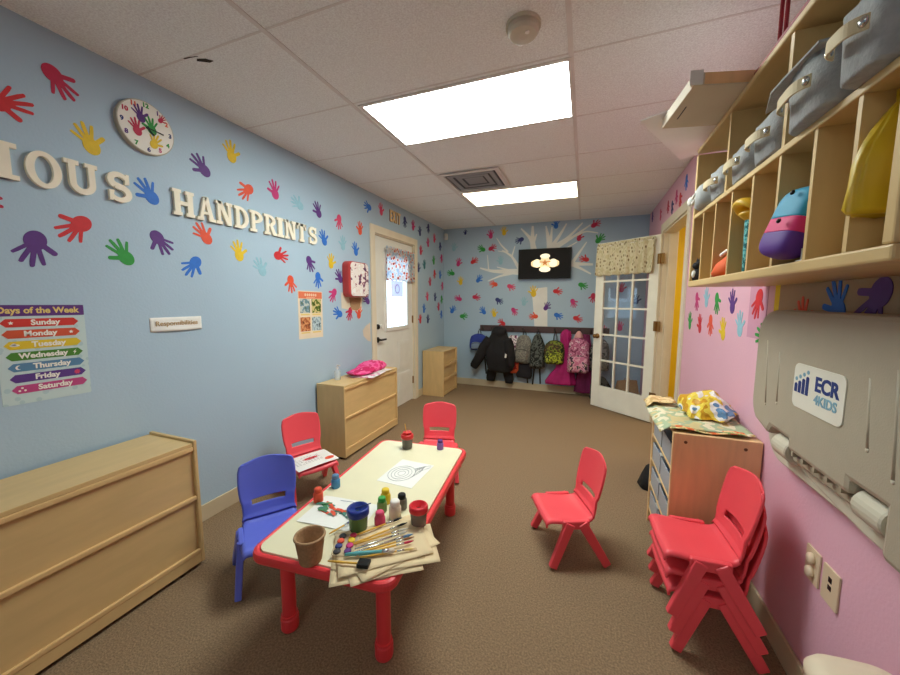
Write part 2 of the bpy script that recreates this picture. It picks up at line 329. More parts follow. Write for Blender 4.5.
# ------------------------------------------------------------------ mesh building
class MB:
    def __init__(s): s.bm = bmesh.new()
    def vf(s, vs, fs):
        V = [s.bm.verts.new(v) for v in vs]
        for f in fs:
            try: s.bm.faces.new([V[i] for i in f])
            except ValueError: pass
        return V
    def box(s, x0, x1, y0, y1, z0, z1, Mx=None):
        vs = [Vector((x, y, z)) for x in (x0, x1) for y in (y0, y1) for z in (z0, z1)]
        if Mx: vs = [Mx @ v for v in vs]
        s.vf(vs, [(0, 1, 3, 2), (4, 6, 7, 5), (0, 4, 5, 1), (2, 3, 7, 6), (0, 2, 6, 4), (1, 5, 7, 3)]); return s
    def bar(s, p0, p1, w, h, w1=None, h1=None, up=(0, 0, 1)):
        p0, p1 = Vector(p0), Vector(p1); d = (p1-p0).normalized(); u = Vector(up)
        if abs(d.dot(u)) > .95: u = Vector((0, 1, 0))
        a = d.cross(u).normalized(); b = a.cross(d)
        w1 = w1 or w; h1 = h1 or h
        vs = []
        for p, ww, hh in ((p0, w, h), (p1, w1, h1)):
            vs += [p+a*sx*ww/2+b*sy*hh/2 for sx, sy in ((-1, -1), (1, -1), (1, 1), (-1, 1))]
        s.vf(vs, [(0, 3, 2, 1), (4, 5, 6, 7)]+[(i, (i+1) % 4, 4+(i+1) % 4, 4+i) for i in range(4)]); return s
    def tube(s, pts, r, seg=10, cap=True, flat=1.0):
        pts = [Vector(p) for p in pts]; n = len(pts)
        rs = r if isinstance(r, (list, tuple)) else [r]*n
        rings = []; prev = None
        for i, p in enumerate(pts):
            d = (pts[min(i+1, n-1)]-pts[max(i-1, 0)]).normalized()
            u = prev if prev is not None else (Vector((0, 0, 1)) if abs(d.z) < .9 else Vector((1, 0, 0)))
            a = d.cross(u)
            if a.length < 1e-4: a = d.cross(Vector((1, .3, 0)))
            a.normalize(); b = a.cross(d).normalized(); prev = b
            rings.append([s.bm.verts.new(p+(a*math.cos(2*PI*k/seg)+b*flat*math.sin(2*PI*k/seg))*rs[i]) for k in range(seg)])
        for i in range(n-1):
            for k in range(seg):
                s.bm.faces.new((rings[i][k], rings[i][(k+1) % seg], rings[i+1][(k+1) % seg], rings[i+1][k]))
        if cap:
            s.bm.faces.new(rings[0][::-1]); s.bm.faces.new(rings[-1])
        return s
    def cyl(s, p0, p1, r0, r1=None, seg=20): return s.tube([p0, p1], [r0, r0 if r1 is None else r1], seg)
    def lathe(s, prof, c=(0, 0, 0), seg=28, ang=2*PI):
        c = Vector(c); rings = []
        for r, z in prof:
            rings.append([s.bm.verts.new(c+Vector((max(r, 1e-5)*math.cos(2*PI*k/seg), max(r, 1e-5)*math.sin(2*PI*k/seg), z))) for k in range(seg)])
        for i in range(len(prof)-1):
            for k in range(seg):
                s.bm.faces.new((rings[i][k], rings[i][(k+1) % seg], rings[i+1][(k+1) % seg], rings[i+1][k]))
        s.bm.faces.new(rings[0][::-1]); s.bm.faces.new(rings[-1]); return s
    def prism(s, poly, z0, z1, Mx=None):
        n = len(poly)
        vs = [Vector((x, y, z0)) for x, y in poly]+[Vector((x, y, z1)) for x, y in poly]
        if Mx: vs = [Mx @ v for v in vs]
        s.vf(vs, [tuple(range(n-1, -1, -1)), tuple(range(n, 2*n))]+[(i, (i+1) % n, n+(i+1) % n, n+i) for i in range(n)]); return s
    def strip(s, A, B, z0, z1, closed=False):
        """flat band between polylines A and B, extruded from z0 to z1"""
        n = len(A); V = []
        for z in (z0, z1):
            V.append([s.bm.verts.new((x, y, z)) for x, y in A]); V.append([s.bm.verts.new((x, y, z)) for x, y in B])
        a0, b0, a1, b1 = V
        rng = range(n if closed else n-1)
        for i in rng:
            j = (i+1) % n
            for q in ((a1[i], a1[j], b1[j], b1[i]), (a0[i], b0[i], b0[j], a0[j]), (a0[i], a0[j], a1[j], a1[i]), (b0[i], b1[i], b1[j], b0[j])):
                s.bm.faces.new(q)
        if not closed:
            s.bm.faces.new((a0[0], a1[0], b1[0], b0[0])); s.bm.faces.new((a0[-1], b0[-1], b1[-1], a1[-1]))
        return s
    def band(s, pts, w, z0, z1):
        n = len(pts); ws = w if isinstance(w, (list, tuple)) else [w]*n
        A = []; B = []
        for i, p in enumerate(pts):
            q0 = pts[max(i-1, 0)]; q1 = pts[min(i+1, n-1)]
            dx, dy = q1[0]-q0[0], q1[1]-q0[1]; l = math.hypot(dx, dy) or 1
            A.append((p[0]-dy/l*ws[i]/2, p[1]+dx/l*ws[i]/2)); B.append((p[0]+dy/l*ws[i]/2, p[1]-dx/l*ws[i]/2))
        return s.strip(B, A, z0, z1)
    def grid(s, nu, nv, f, skip=None):
        V = [[s.bm.verts.new(f(i/(nu-1), j/(nv-1))) for j in range(nv)] for i in range(nu)]
        for i in range(nu-1):
            for j in range(nv-1):
                if skip and skip((i+.5)/(nu-1), (j+.5)/(nv-1)): continue
                s.bm.faces.new((V[i][j], V[i+1][j], V[i+1][j+1], V[i][j+1]))
        return s
    def loft(s, secs, seg=24, e=2.0, fold=0, k=7, seed=0):
        """closed body through horizontal sections (z, cx, cy, rx, ry); e is the superellipse power, fold the drape depth"""
        rings = []
        for j, (z, cx, cy, rx, ry) in enumerate(secs):
            ring = []
            for i in range(seg):
                t = 2*PI*i/seg; c, q = math.cos(t), math.sin(t)
                x = math.copysign(abs(c)**(2/e), c); y = math.copysign(abs(q)**(2/e), q)
                w = 1+fold*math.sin(k*t+seed+j*.35)+fold*.6*math.sin((k*2+1)*t+seed*2-j*.5)
                ring.append(s.bm.verts.new((cx+rx*x*w, cy+ry*y*w, z)))
            rings.append(ring)
        for j in range(len(secs)-1):
            for i in range(seg):
                s.bm.faces.new((rings[j][i], rings[j+1][i], rings[j+1][(i+1) % seg], rings[j][(i+1) % seg]))
        s.bm.faces.new(rings[0]); s.bm.faces.new(rings[-1][::-1]); return s
    def sphere(s, c, r, seg=16):
        rx, ry, rz = r if isinstance(r, (tuple, list)) else (r, r, r)
        T = bmesh.ops.create_uvsphere(s.bm, u_segments=seg, v_segments=max(6, seg//2), radius=1)
        for v in T['verts']: v.co = Vector((c[0]+v.co.x*rx, c[1]+v.co.y*ry, c[2]+v.co.z*rz))
        return s
    def crumple(s, amt, freq, seed=0):
        for v in s.bm.verts:
            v.co += Vector(noise.noise_vector(v.co*freq+Vector((seed, seed*2, 0))))*amt
        return s
    def addmesh(s, me): s.bm.from_mesh(me); return s

def tag(o, label, cat, group=None, kind=None):
    if label: o['label'] = label
    if cat: o['category'] = cat
    if group: o['group'] = group
    if kind: o['kind'] = kind
    return o

def obj(name, mb, m, parent=None, smooth=False, bevel=0, solid=0, sub=0, loc=None, Mx=None, world=False, off=-1):
    """link the built mesh as one object; world=True: it was built in world coordinates and goes under an unrotated parent"""
    bmesh.ops.recalc_face_normals(mb.bm, faces=mb.bm.faces[:])
    me = bpy.data.meshes.new(name)
    if world and parent is not None:
        bmesh.ops.translate(mb.bm, verts=mb.bm.verts[:], vec=-Vector(parent.location))
    if loc is not None and parent is None and world:
        bmesh.ops.translate(mb.bm, verts=mb.bm.verts[:], vec=-Vector(loc))
    mb.bm.to_mesh(me); mb.bm.free()
    me.materials.append(m)
    if smooth: me.shade_smooth()
    o = bpy.data.objects.new(name, me); C.objects.link(o)
    if parent is not None: o.parent = parent
    if Mx is not None: o.matrix_world = Mx
    elif loc is not None: o.location = loc
    if solid:
        d = o.modifiers.new('solid', 'SOLIDIFY'); d.thickness = solid; d.offset = off
    if bevel:
        d = o.modifiers.new('bevel', 'BEVEL'); d.width = bevel; d.segments = 2; d.limit_method = 'ANGLE'; d.angle_limit = .6
    if sub:
        d = o.modifiers.new('sub', 'SUBSURF'); d.levels = sub; d.render_levels = sub
    if smooth and bevel:
        d = o.modifiers.new('wn', 'WEIGHTED_NORMAL')
    return o

def thing(name, label, cat, loc=(0, 0, 0), rotz=0, group=None, Mx=None):
    o = bpy.data.objects.new(name, None); C.objects.link(o)
    o.empty_display_size = .05
    if Mx is not None: o.matrix_world = Mx
    else: o.location = loc; o.rotation_euler = (0, 0, rotz)
    return tag(o, label, cat, group)

def struct(name, mb, m, parent=None, **k):
    o = obj(name, mb, m, parent, **k)
    if parent is None: o['kind'] = 'structure'
    return o

def dup(root, loc=None, rotz=None, label=None, group=None):
    kids = {}
    for x in bpy.data.objects:
        if x.parent: kids.setdefault(x.parent.name, []).append(x)
    def cp(o, par):
        c = o.copy(); C.objects.link(c)
        if par is not None: c.parent = par
        for q in kids.get(o.name, []): cp(q, c)
        return c
    r = cp(root, None)
    if loc is not None: r.location = loc
    if rotz is not None: r.rotation_euler = (0, 0, rotz)
    if label: r['label'] = label
    if group: r['group'] = group
    return r

def wallM(w, a, b, off=0.0, ang=0.0):
    """frame on a wall: local x along the wall, y up, z out of it"""
    if w == 'L': m = Matrix(((0, 0, 1, XL+off), (1, 0, 0, a), (0, 1, 0, b), (0, 0, 0, 1)))
    elif w == 'B': m = Matrix(((1, 0, 0, a), (0, 0, -1, YB-off), (0, 1, 0, b), (0, 0, 0, 1)))
    else: m = Matrix(((0, 0, -1, XR-off), (-1, 0, 0, -a), (0, 1, 0, b), (0, 0, 0, 1)))
    return m @ Matrix.Rotation(ang, 4, 'Z')

def text(body, size, depth=.0008, bold=0.0, align='CENTER', sx=1.0, shear=0):
    cu = bpy.data.curves.new('t', 'FONT'); cu.body = body; cu.size = size; cu.extrude = depth; cu.offset = bold
    cu.align_x = align; cu.align_y = 'CENTER'; cu.shear = shear; cu.resolution_u = 3
    o = bpy.data.objects.new('t', cu); C.objects.link(o)
    bpy.context.view_layer.update()
    me = bpy.data.meshes.new_from_object(o.evaluated_get(bpy.context.evaluated_depsgraph_get()))
    bpy.data.objects.remove(o); bpy.data.curves.remove(cu)
    for v in me.vertices: v.co.x *= sx
    return me

def textobj(name, body, size, m, parent, loc, rot=0, **k):
    mb = MB().addmesh(text(body, size, **k))
    o = obj(name, mb, m, parent, loc=loc)
    o.rotation_euler = (0, 0, rot); return o

def rrect(w, h, r, n=6):
    P = []
    for cx, cy, a0 in ((w/2-r, h/2-r, 0), (-w/2+r, h/2-r, PI/2), (-w/2+r, -h/2+r, PI), (w/2-r, -h/2+r, 1.5*PI)):
        P += [(cx+r*math.cos(a0+PI/2*i/n), cy+r*math.sin(a0+PI/2*i/n)) for i in range(n+1)]
    return P
def ellipse(cx, cy, rx, ry, n=24): return [(cx+rx*math.cos(2*PI*i/n), cy+ry*math.sin(2*PI*i/n)) for i in range(n)]
def star(cx, cy, r0, r1, n): return [(cx+(r0 if i % 2 == 0 else r1)*math.sin(PI*i/n), cy+(r0 if i % 2 == 0 else r1)*math.cos(PI*i/n)) for i in range(2*n)]

# ------------------------------------------------------------------ handprints
def hand_outline(flip=False, n=150):
    fing = [(-62, .064, .0095), (-24, .086, .0072), (-4, .094, .0076), (15, .088, .0072), (38, .075, .0064)]
    out = []
    for i in range(n):
        t = 2*PI*i/n; d = (math.cos(t), math.sin(t))
        # palm ellipse
        rx, ry = .031, .037
        r = 1/math.sqrt((d[0]/rx)**2+(d[1]/ry)**2)
        for ang, ln, w in fing:
            a = PI/2+math.radians(ang if not flip else -ang)
            dt = (t-a+PI) % (2*PI)-PI
            if abs(dt) > 1.2: continue
            # finger = tapered capsule along direction a from the palm centre
            ct, st = math.cos(dt), abs(math.sin(dt))
            if st*ln < w:
                cc = ln*ct
                disc = w*w-(ln*st)**2
                r = max(r, cc+math.sqrt(max(disc, 0)))
            elif st > 1e-6:
                q = w*.98/st
                if q*ct < ln: r = max(r, q)
        out.append((r*d[0], r*d[1]-.022))
    return out
HANDMESH = {}
def handprint(w, a, b, col, ang, s, label, i):
    key = (col, i % 2)
    if key not in HANDMESH:
        mb = MB().prism(hand_outline(i % 2 == 1), 0, .0015)
        o = obj('handprint', mb, HM[col]); HANDMESH[key] = o.data
    else:
        o = bpy.data.objects.new('handprint', HANDMESH[key]); C.objects.link(o)
    o.matrix_world = wallM(w, a, b, .0002 if not (w == 'R' and a > -2.2 and b > 1.1) else .0017, math.radians(ang-90)) @ Matrix.Scale(s*1.02, 4)
    tag(o, label, 'handprint', {'L': 'handprints on the blue side wall', 'B': 'handprints on the back wall', 'R': 'handprints on the pink wall'}[w])
# ------------------------------------------------------------------ the setting
T = .12
struct('floor', MB().box(XL-.4, XR+.0, YF-.1, YB+T, -.1, 0), M['carpet'])
struct('ceiling', MB().box(XL-T, XR+T, YF-.1, YB+T, ZC, ZC+.08), M['ceil'])
ce = bpy.data.objects['ceiling']
# broken corner of one ceiling tile
h_ = MB().prism([(-1.775, 1.262), (-1.735, 1.276), (-1.715, 1.300), (-1.742, 1.302), (-1.79, 1.272)], ZC-.002, ZC+.001)
h_.prism([(-1.83, 1.235), (-1.79, 1.240), (-1.75, 1.252), (-1.79, 1.246), (-1.83, 1.242)], ZC-.002, ZC+.001)
obj('tile_damage', h_, M['hole'], ce)
# T-bar grid
g = MB()
for k in range(-1, 2):
    x = -.105+1.2185*(k-0)
    if XL < x < XR: g.box(x-.011, x+.011, YF, YB, ZC-.004, ZC+.002)
y = 1.848
ys = []
while y > YF: y -= .608
y += .608
while y < YB:
    ys.append(y); y += .608
for y in ys: g.box(XL, XR, y-.005, y+.005, ZC-.0015, ZC+.002)
struct('trim_1', g, M['grid'])

# left wall with the exit door opening y 3.38..4.35, z 0..2.11
DY0, DY1, DZ = 3.385, 4.350, 2.11
w = MB().box(XL-T, XL, YF, DY0, 0, ZC).box(XL-T, XL, DY1, YB+T, 0, ZC).box(XL-T, XL, DY0, DY1, DZ, ZC)
wl = struct('wall_left', w, M['blue'])
# bare plaster patches
pp = MB().prism([(2.80, 1.30), (2.99, 1.27), (3.13, 1.26), (3.14, 1.42), (2.80, 1.45)], 0, .0012)
pp2 = MB().prism([(2.95, 1.285), (3.04, 1.27), (3.10, 1.30), (3.12, 1.40), (2.92, 1.40)], .0012, .0020)
pq = MB().prism([(3.14, 1.06), (3.19, 1.10), (3.28, 1.135), (3.285, 0.925), (3.23, .94), (3.15, 1.0)], 0, .0012)
for mb_, m_ in ((pp, 'cream'), (pp2, 'kraft'), (pq, 'cardboard')):
    o = obj('bare_patch', mb_, M[m_], None); o.parent = wl; o.matrix_world = wallM('L', 0, 0)
struct('wall_back', MB().box(XL-T, XR+T, YB, YB+T, 0, ZC), M['blue'])
struct('wall_front', MB().box(XL-T, XR+T, YF-T, YF, 0, ZC), M['blue'])
RY0, RY1, RZ = 3.45, 4.43, 2.115
w = MB().box(XR, XR+T, YF, RY0, 0, ZC).box(XR, XR+T, RY1, YB, 0, ZC).box(XR, XR+T, RY0, RY1, RZ, ZC)
wr = struct('wall_right', w, M['pink'])
o = obj('tan_band', MB().box(XR-.0012, XR, YF, 1.885, 1.12, 1.53), M['tan']); o.parent = wr  # flat tan area over part of the right wall
o = obj('yellow_edge_strip', MB().box(XR-.0014, XR, 1.885, 1.925, 1.12, 1.53), M['yellowwall']); o.parent = wr
o = obj('pink_paper_square', MB().box(XR-.0015, XR, 1.985, 2.17, 1.20, 1.47), pm('rose_paint', (206, 148, 172), .5)); o.parent = wr

bh = .105
def baseb(n, a): struct(n, a, M['base'], bevel=.003)
baseb('baseboard_left', MB().box(XL, XL+.012, YF, DY0-.09, 0, bh).box(XL, XL+.012, DY1+.09, YB, 0, bh))
baseb('baseboard_back', MB().box(XL+.012, XR-.012, YB-.012, YB, 0, bh))
baseb('baseboard_right', MB().box(XR-.012, XR, YF, RY0-.09, 0, bh).box(XR-.012, XR, RY1+.09, YB, 0, bh))
# door casings
def casing(n, x0, x1, y0, y1, z, m, wd=.085):
    struct(n, MB().box(x0, x1, y0-wd, y0, 0, z+wd).box(x0, x1, y1, y1+wd, 0, z+wd).box(x0, x1, y0, y1, z, z+wd), m, bevel=.004)
casing('trim_2', XL, XL+.018, DY0, DY1, DZ, M['cream'])
casing('trim_3', XR-.018, XR, RY0, RY1, RZ, M['cream'])
casing('trim_4', XR+T, XR+T+.018, RY0, RY1, RZ, M['cream'])
struct('trim_5', MB().box(XR, XR+T, RY0, RY0+.015, 0, RZ).box(XR, XR+T, RY1-.015, RY1, 0, RZ).box(XR, XR+T, RY0+.015, RY1-.015, RZ-.015, RZ)
       .box(XR+.05, XR+.085, RY1-.028, RY1-.015, 0, RZ-.015), M['cream'])
struct('trim_6', MB().box(XL-T, XL, DY0, DY0+.012, 0, DZ).box(XL-T, XL, DY1-.012, DY1, 0, DZ).box(XL-T, XL, DY0+.012, DY1-.012, DZ-.012, DZ), M['cream'])

# exit door (closed) with a window
fx = XL-.022
wy0, wy1, wz0, wz1 = 3.645, 4.18, 1.04, 1.90
d = MB().box(fx-.04, fx, DY0+.014, wy0, .012, DZ-.014).box(fx-.04, fx, wy1, DY1-.014, .012, DZ-.014)
d.box(fx-.04, fx, wy0, wy1, .012, wz0).box(fx-.04, fx, wy0, wy1, wz1, DZ-.014)
door = struct('door_1', d, M['door'])
fr = MB()
for (a, b, c, e) in ((wy0-.035, wy0+.012, wz0-.035, wz1+.035), (wy1-.012, wy1+.035, wz0-.035, wz1+.035), (wy0, wy1, wz0-.035, wz0+.012), (wy0, wy1, wz1-.012, wz1+.035)):
    fr.box(fx-.005, fx+.014, a, b, c, e)
obj('window_frame', fr, M['door'], door, bevel=.004)
obj('window_pane', MB().box(fx-.024, fx-.020, wy0, wy1, wz0, wz1), M['glass'], door)
for (a, b) in ((3.50, 3.815), (3.92, 4.235)):
    pn = MB()
    for (z0, z1) in ((.17, .44), (.50, .86)):
        pn.box(fx, fx+.007, a, b, z0, z1)
        pn.box(fx+.007, fx+.011, a+.03, b-.03, z0+.03, z1-.03)
    obj('raised_panel', pn, M['door'], door, bevel=.004)
k = MB().cyl((fx, 3.452, .925), (fx+.012, 3.452, .925), .032).cyl((fx+.012, 3.452, .925), (fx+.05, 3.452, .925), .012)
k.bar((fx+.05, 3.445, .925), (fx+.05, 3.56, .925), .018, .02)
obj('door_handle', k, M['steel'], door, smooth=False)
obj('deadbolt', MB().cyl((fx, 3.455, 1.075), (fx+.016, 3.455, 1.075), .03).box(fx+.016, fx+.034, 3.449, 3.461, 1.055, 1.095), M['steel'], door)
obj('alarm_button', MB().cyl((fx, 3.545, 1.075), (fx+.02, 3.545, 1.075), .028), M['white'], door)
for z in (.28, 1.12, 1.86):
    obj('hinge', MB().box(fx-.002, fx+.006, DY1-.03, DY1-.012, z-.05, z+.05).cyl((fx+.008, DY1-.014, z-.05), (fx+.008, DY1-.014, z+.05), .007, seg=10), M['brass'], door)
# lavender notice on the door glass
nt_ = thing('window_notice', 'pale lavender notice stuck on the exit door window', 'notice', Mx=wallM('L', 3.972, 1.52, -.046))
obj('sheet', MB().prism(rrect(.31, .20, .01), 0, .0015), sheer('lavender_film', (176, 150, 222), .55), nt_)
obj('print', MB().strip(ellipse(0, .0, .06, .06), ellipse(0, .0, .045, .045), .0015, .0022, True), HM['purple'], nt_)

# outdoors
struct('ground_outside', MB().box(-9, XL-T, -1, 12, -.2, -.1), pm('pale_concrete', (236, 238, 240), .9))
struct('wall_outside', MB().box(-7.2, -7, -1, 12, -.1, 1.35), pm('pale_outside_wall', (232, 238, 242), .9))

# yellow room beyond the doorway
struct('floor_beyond', MB().box(XR, 3.4, 2.6, 5.7, -.1, 0), pm('beyond_floor', (150, 120, 90), .8))
struct('ceiling_beyond', MB().box(XR+T, 3.4, 2.6, 5.7, ZC, ZC+.08), M['ceil'])
struct('wall_beyond', MB().box(XR+T, 3.4, 5.62, 5.7, 0, ZC).box(3.3, 3.4, 2.6, 5.62, 0, ZC).box(XR+T, 3.4, 2.52, 2.6, 0, ZC), M['yellowwall'])

# glazed inner door standing open, hinged on the doorway's far jamb
hx, hy = .752, 4.425
dv = Vector((.131-hx, 4.932-hy, 0)); DW = .80; ang = math.atan2(dv.y, dv.x)
# local x runs from hinge to free edge, local y is the thickness, -y... side facing the room camera is +y after rotation
fd = bpy.data.objects.new('door_2', None); C.objects.link(fd); fd['kind'] = 'structure'
fd.location = (hx, hy, 0); fd.rotation_euler = (0, 0, ang); fd.empty_display_size = .05
DH = 2.09
gx0, gx1, gz0, gz1 = .115, DW-.115, .29, 1.945
b = MB().box(.006, gx0, -.0175, .0175, .012, DH).box(gx1, DW, -.0175, .0175, .012, DH).box(gx0, gx1, -.0175, .0175, .012, gz0).box(gx0, gx1, -.0175, .0175, gz1, DH)
obj('door_leaf', b, M['frdoor'], fd, bevel=.003)
b = MB()
for i in (1, 2):
    x = gx0+(gx1-gx0)*i/3; b.box(x-.011, x+.011, -.014, .014, gz0, gz1)
for i in range(1, 5):
    z = gz0+(gz1-gz0)*i/5; b.box(gx0, gx1, -.0135, .0135, z-.011, z+.011)
obj('glazing_bars', b, M['frdoor'], fd, bevel=.003)
obj('glass_panes', MB().box(gx0, gx1, -.002, .002, gz0, gz1), M['glass'], fd)
b = MB()
for s in (-1, 1):
    b.cyl((DW-.06, s*.0175, .93), (DW-.06, s*.026, .93), .032).cyl((DW-.06, s*.026, .93), (DW-.06, s*.055, .93), .011).sphere((DW-.06, s*.072, .93), (.027, .022, .027))
obj('door_knob', b, M['brass'], fd, smooth=True)
for z in (.30, 1.10, 1.83):
    obj('hinge', MB().box(-.045, .03, .0176, .0210, z-.055, z+.055).cyl((.0, .023, z-.055), (.0, .023, z+.055), .008, seg=10), M['brass'], fd)

# valances
def valance(name, label, mat_, wd, ht, Mx, folds, amp, rod=True, seed=0, flare=.0):
    t = thing(name, label, 'curtain', Mx=Mx)
    def f(u, v):
        x = (u-.5)*wd*(1+flare*(1-v)); z = (v-1)*ht
        a = amp*(.35+.65*(1-v))
        w_ = math.sin(u*folds*2*PI+seed+1.2*math.sin(u*7+seed))*a+.35*a*math.sin(u*folds*4.7*PI+seed*3)
        return (x, z+.006*math.sin(u*folds*2*PI+2)*(1-v), .03+w_)
    obj('cloth', MB().grid(140, 16, f), mat_, t, smooth=True, solid=.002)
    def f2(u, v):
        return ((u-.5)*wd, .002+.03*v, .03+.004*math.sin(u*folds*8*PI+seed))
    obj('heading', MB().grid(140, 4, f2), mat_, t, smooth=True, solid=.003)
    if rod:
        obj('rod', MB().cyl((-wd/2-.01, -.004, .02), (wd/2+.01, -.004, .02), .008, seg=10).box(-wd/2, -wd/2+.012, -.012, .004, 0, .02).box(wd/2-.012, wd/2, -.012, .004, 0, .02), M['white'], t)
    return t
vm = pattern('beige_floral_print', [(104, 88, 68), (160, 146, 112), (214, 206, 178), (200, 190, 154)], 30, 'dots', pos=[0, .16, .30, .62], stretch=(1, .6, 1))
vm2 = pattern('bright_floral_print', [(70, 52, 66), (224, 96, 66), (238, 178, 160), (236, 236, 236), (190, 206, 224)], 22, 'dots', pos=[0, .17, .29, .38, .64]); backlit(vm2, .6)
R_ = Matrix.Translation((hx, hy, 0)) @ Matrix.Rotation(ang, 4, 'Z')
# on the glazed door: local frame x along the door, y up, z towards the room
Fd = R_ @ Matrix(((-1, 0, 0, DW/2+.012), (0, 0, 1, .0185), (0, 1, 0, 2.045), (0, 0, 0, 1)))
valance('valance_curtain', 'beige floral gathered valance across the top of the glazed door', vm, .72, .36, Fd, 6, .022, seed=.6)
valance('valance_curtain', 'bright floral valance over the exit door window, lit from behind', vm2, .72, .36, wallM('L', 3.985, 1.975, -.020), 8, .009, seed=2)

# ceiling fittings
def light(loc, wx, wy, m, label):
    t = thing('ceiling_light', label, 'ceiling light', loc, group='ceiling light panels')
    b = MB()
    f_ = .022
    b.box(-wx/2, wx/2, -wy/2, -wy/2+f_, -.006, 0).box(-wx/2, wx/2, wy/2-f_, wy/2, -.006, 0).box(-wx/2, -wx/2+f_, -wy/2+f_, wy/2-f_, -.006, 0).box(wx/2-f_, wx/2, -wy/2+f_, wy/2-f_, -.006, 0)
    obj('frame', b, M['grid'], t)
    obj('diffuser', MB().box(-wx/2+f_, wx/2-f_, -wy/2+f_, wy/2-f_, -.004, 0), m, t)
light((-.697, 2.162, ZC-.001), 1.195, .585, emit('lit_panel', (241, 252, 247), L1), 'bright white rectangular ceiling light nearest the smoke detector')
light((-.697, .334-1.83, ZC-.001), 1.195, .585, emit('added_fill_panel', (244, 252, 246), L_FILL), 'unseen ceiling light panel added as fill over the near end of the room')  # unseen panel behind the camera, added as fill light
light((-.697, 3.984, ZC-.001), 1.195, .585, emit('lit_panel_warm', (255, 245, 208), L2), 'warmer ceiling light beside the air vent')
t = thing('ceiling_vent', 'white square louvred air vent in the ceiling before the rear light', 'air vent', (-1.02, 3.37, ZC))
b = MB(); b2 = MB()
for k in range(4):
    r0 = .285-.065*k; r1 = r0-.045
    z0 = -.012+.004*k
    for (x0, x1, y0, y1) in ((-r0, r0, -r0, -r1), (-r0, r0, r1, r0), (-r0, -r1, -r1, r1), (r1, r0, -r1, r1)):
        (b if k == 0 else b2).box(x0, x1, y0, y1, z0-.004, z0+.002)
b2.box(-.05, .05, -.05, .05, -.006, -.002)
obj('frame', b, M['grid'], t, bevel=.003); obj('louvres', b2, pm('vent_grey', (150, 146, 146), .5), t, bevel=.003)
obj('throat', MB().box(-.24, .24, -.24, .24, -.002, -.0005), pm('vent_dark', (70, 68, 74), .6), t)
t = thing('smoke_detector', 'round off-white smoke detector on the ceiling', 'smoke detector', (-.285, 1.60, ZC))
obj('base', MB().lathe([(.072, 0), (.072, -.012)], seg=32), M['taupel'], t, smooth=False)
obj('cover', MB().lathe([(.064, -.012), (.064, -.03), (.056, -.042), (.02, -.046), (0, -.046)], seg=32), M['taupel'], t, smooth=False, bevel=.002)
obj('test_button', MB().cyl((.02, -.02, -.045), (.02, -.02, -.049), .009), M['white'], t)
t = thing('motion_sensor', 'small white motion sensor high in the back corner', 'sensor', Mx=wallM('B', -2.135, 2.40, 0))
obj('body', MB().prism(rrect(.05, .10, .015), 0, .04), M['white'], t, bevel=.006)
obj('lens', MB().sphere((0, -.012, .038), (.018, .025, .012)), pm('sensor_lens', (226, 230, 236), .2), t, smooth=True)

for i, hnd in enumerate(HANDS): handprint(*hnd, i)

# painted tree
b = MB()
for ti_, (pts, w0, w1) in enumerate(TREE):
    n = 10
    # smooth the polyline
    P2 = []
    for k in range(n+1):
        s = k/n*(len(pts)-1); i = min(int(s), len(pts)-2); f = s-i
        P2.append((pts[i][0]*(1-f)+pts[i+1][0]*f, pts[i][1]*(1-f)+pts[i+1][1]*f))
    for _ in range(2):
        P2 = [P2[0]]+[((P2[i-1][0]+2*P2[i][0]+P2[i+1][0])/4, (P2[i-1][1]+2*P2[i][1]+P2[i+1][1])/4) for i in range(1, n)]+[P2[-1]]
    b.band(P2, [w0+(w1-w0)*k/n for k in range(n+1)], 0, .0008+.00012*ti_)
o = obj('painted_tree', b, pm('mural_white', (232, 232, 226), .6)); o.matrix_world = wallM('B', 0, 0, .00005)
tag(o, 'white tree with bare branches painted on the back wall around the television', 'mural')
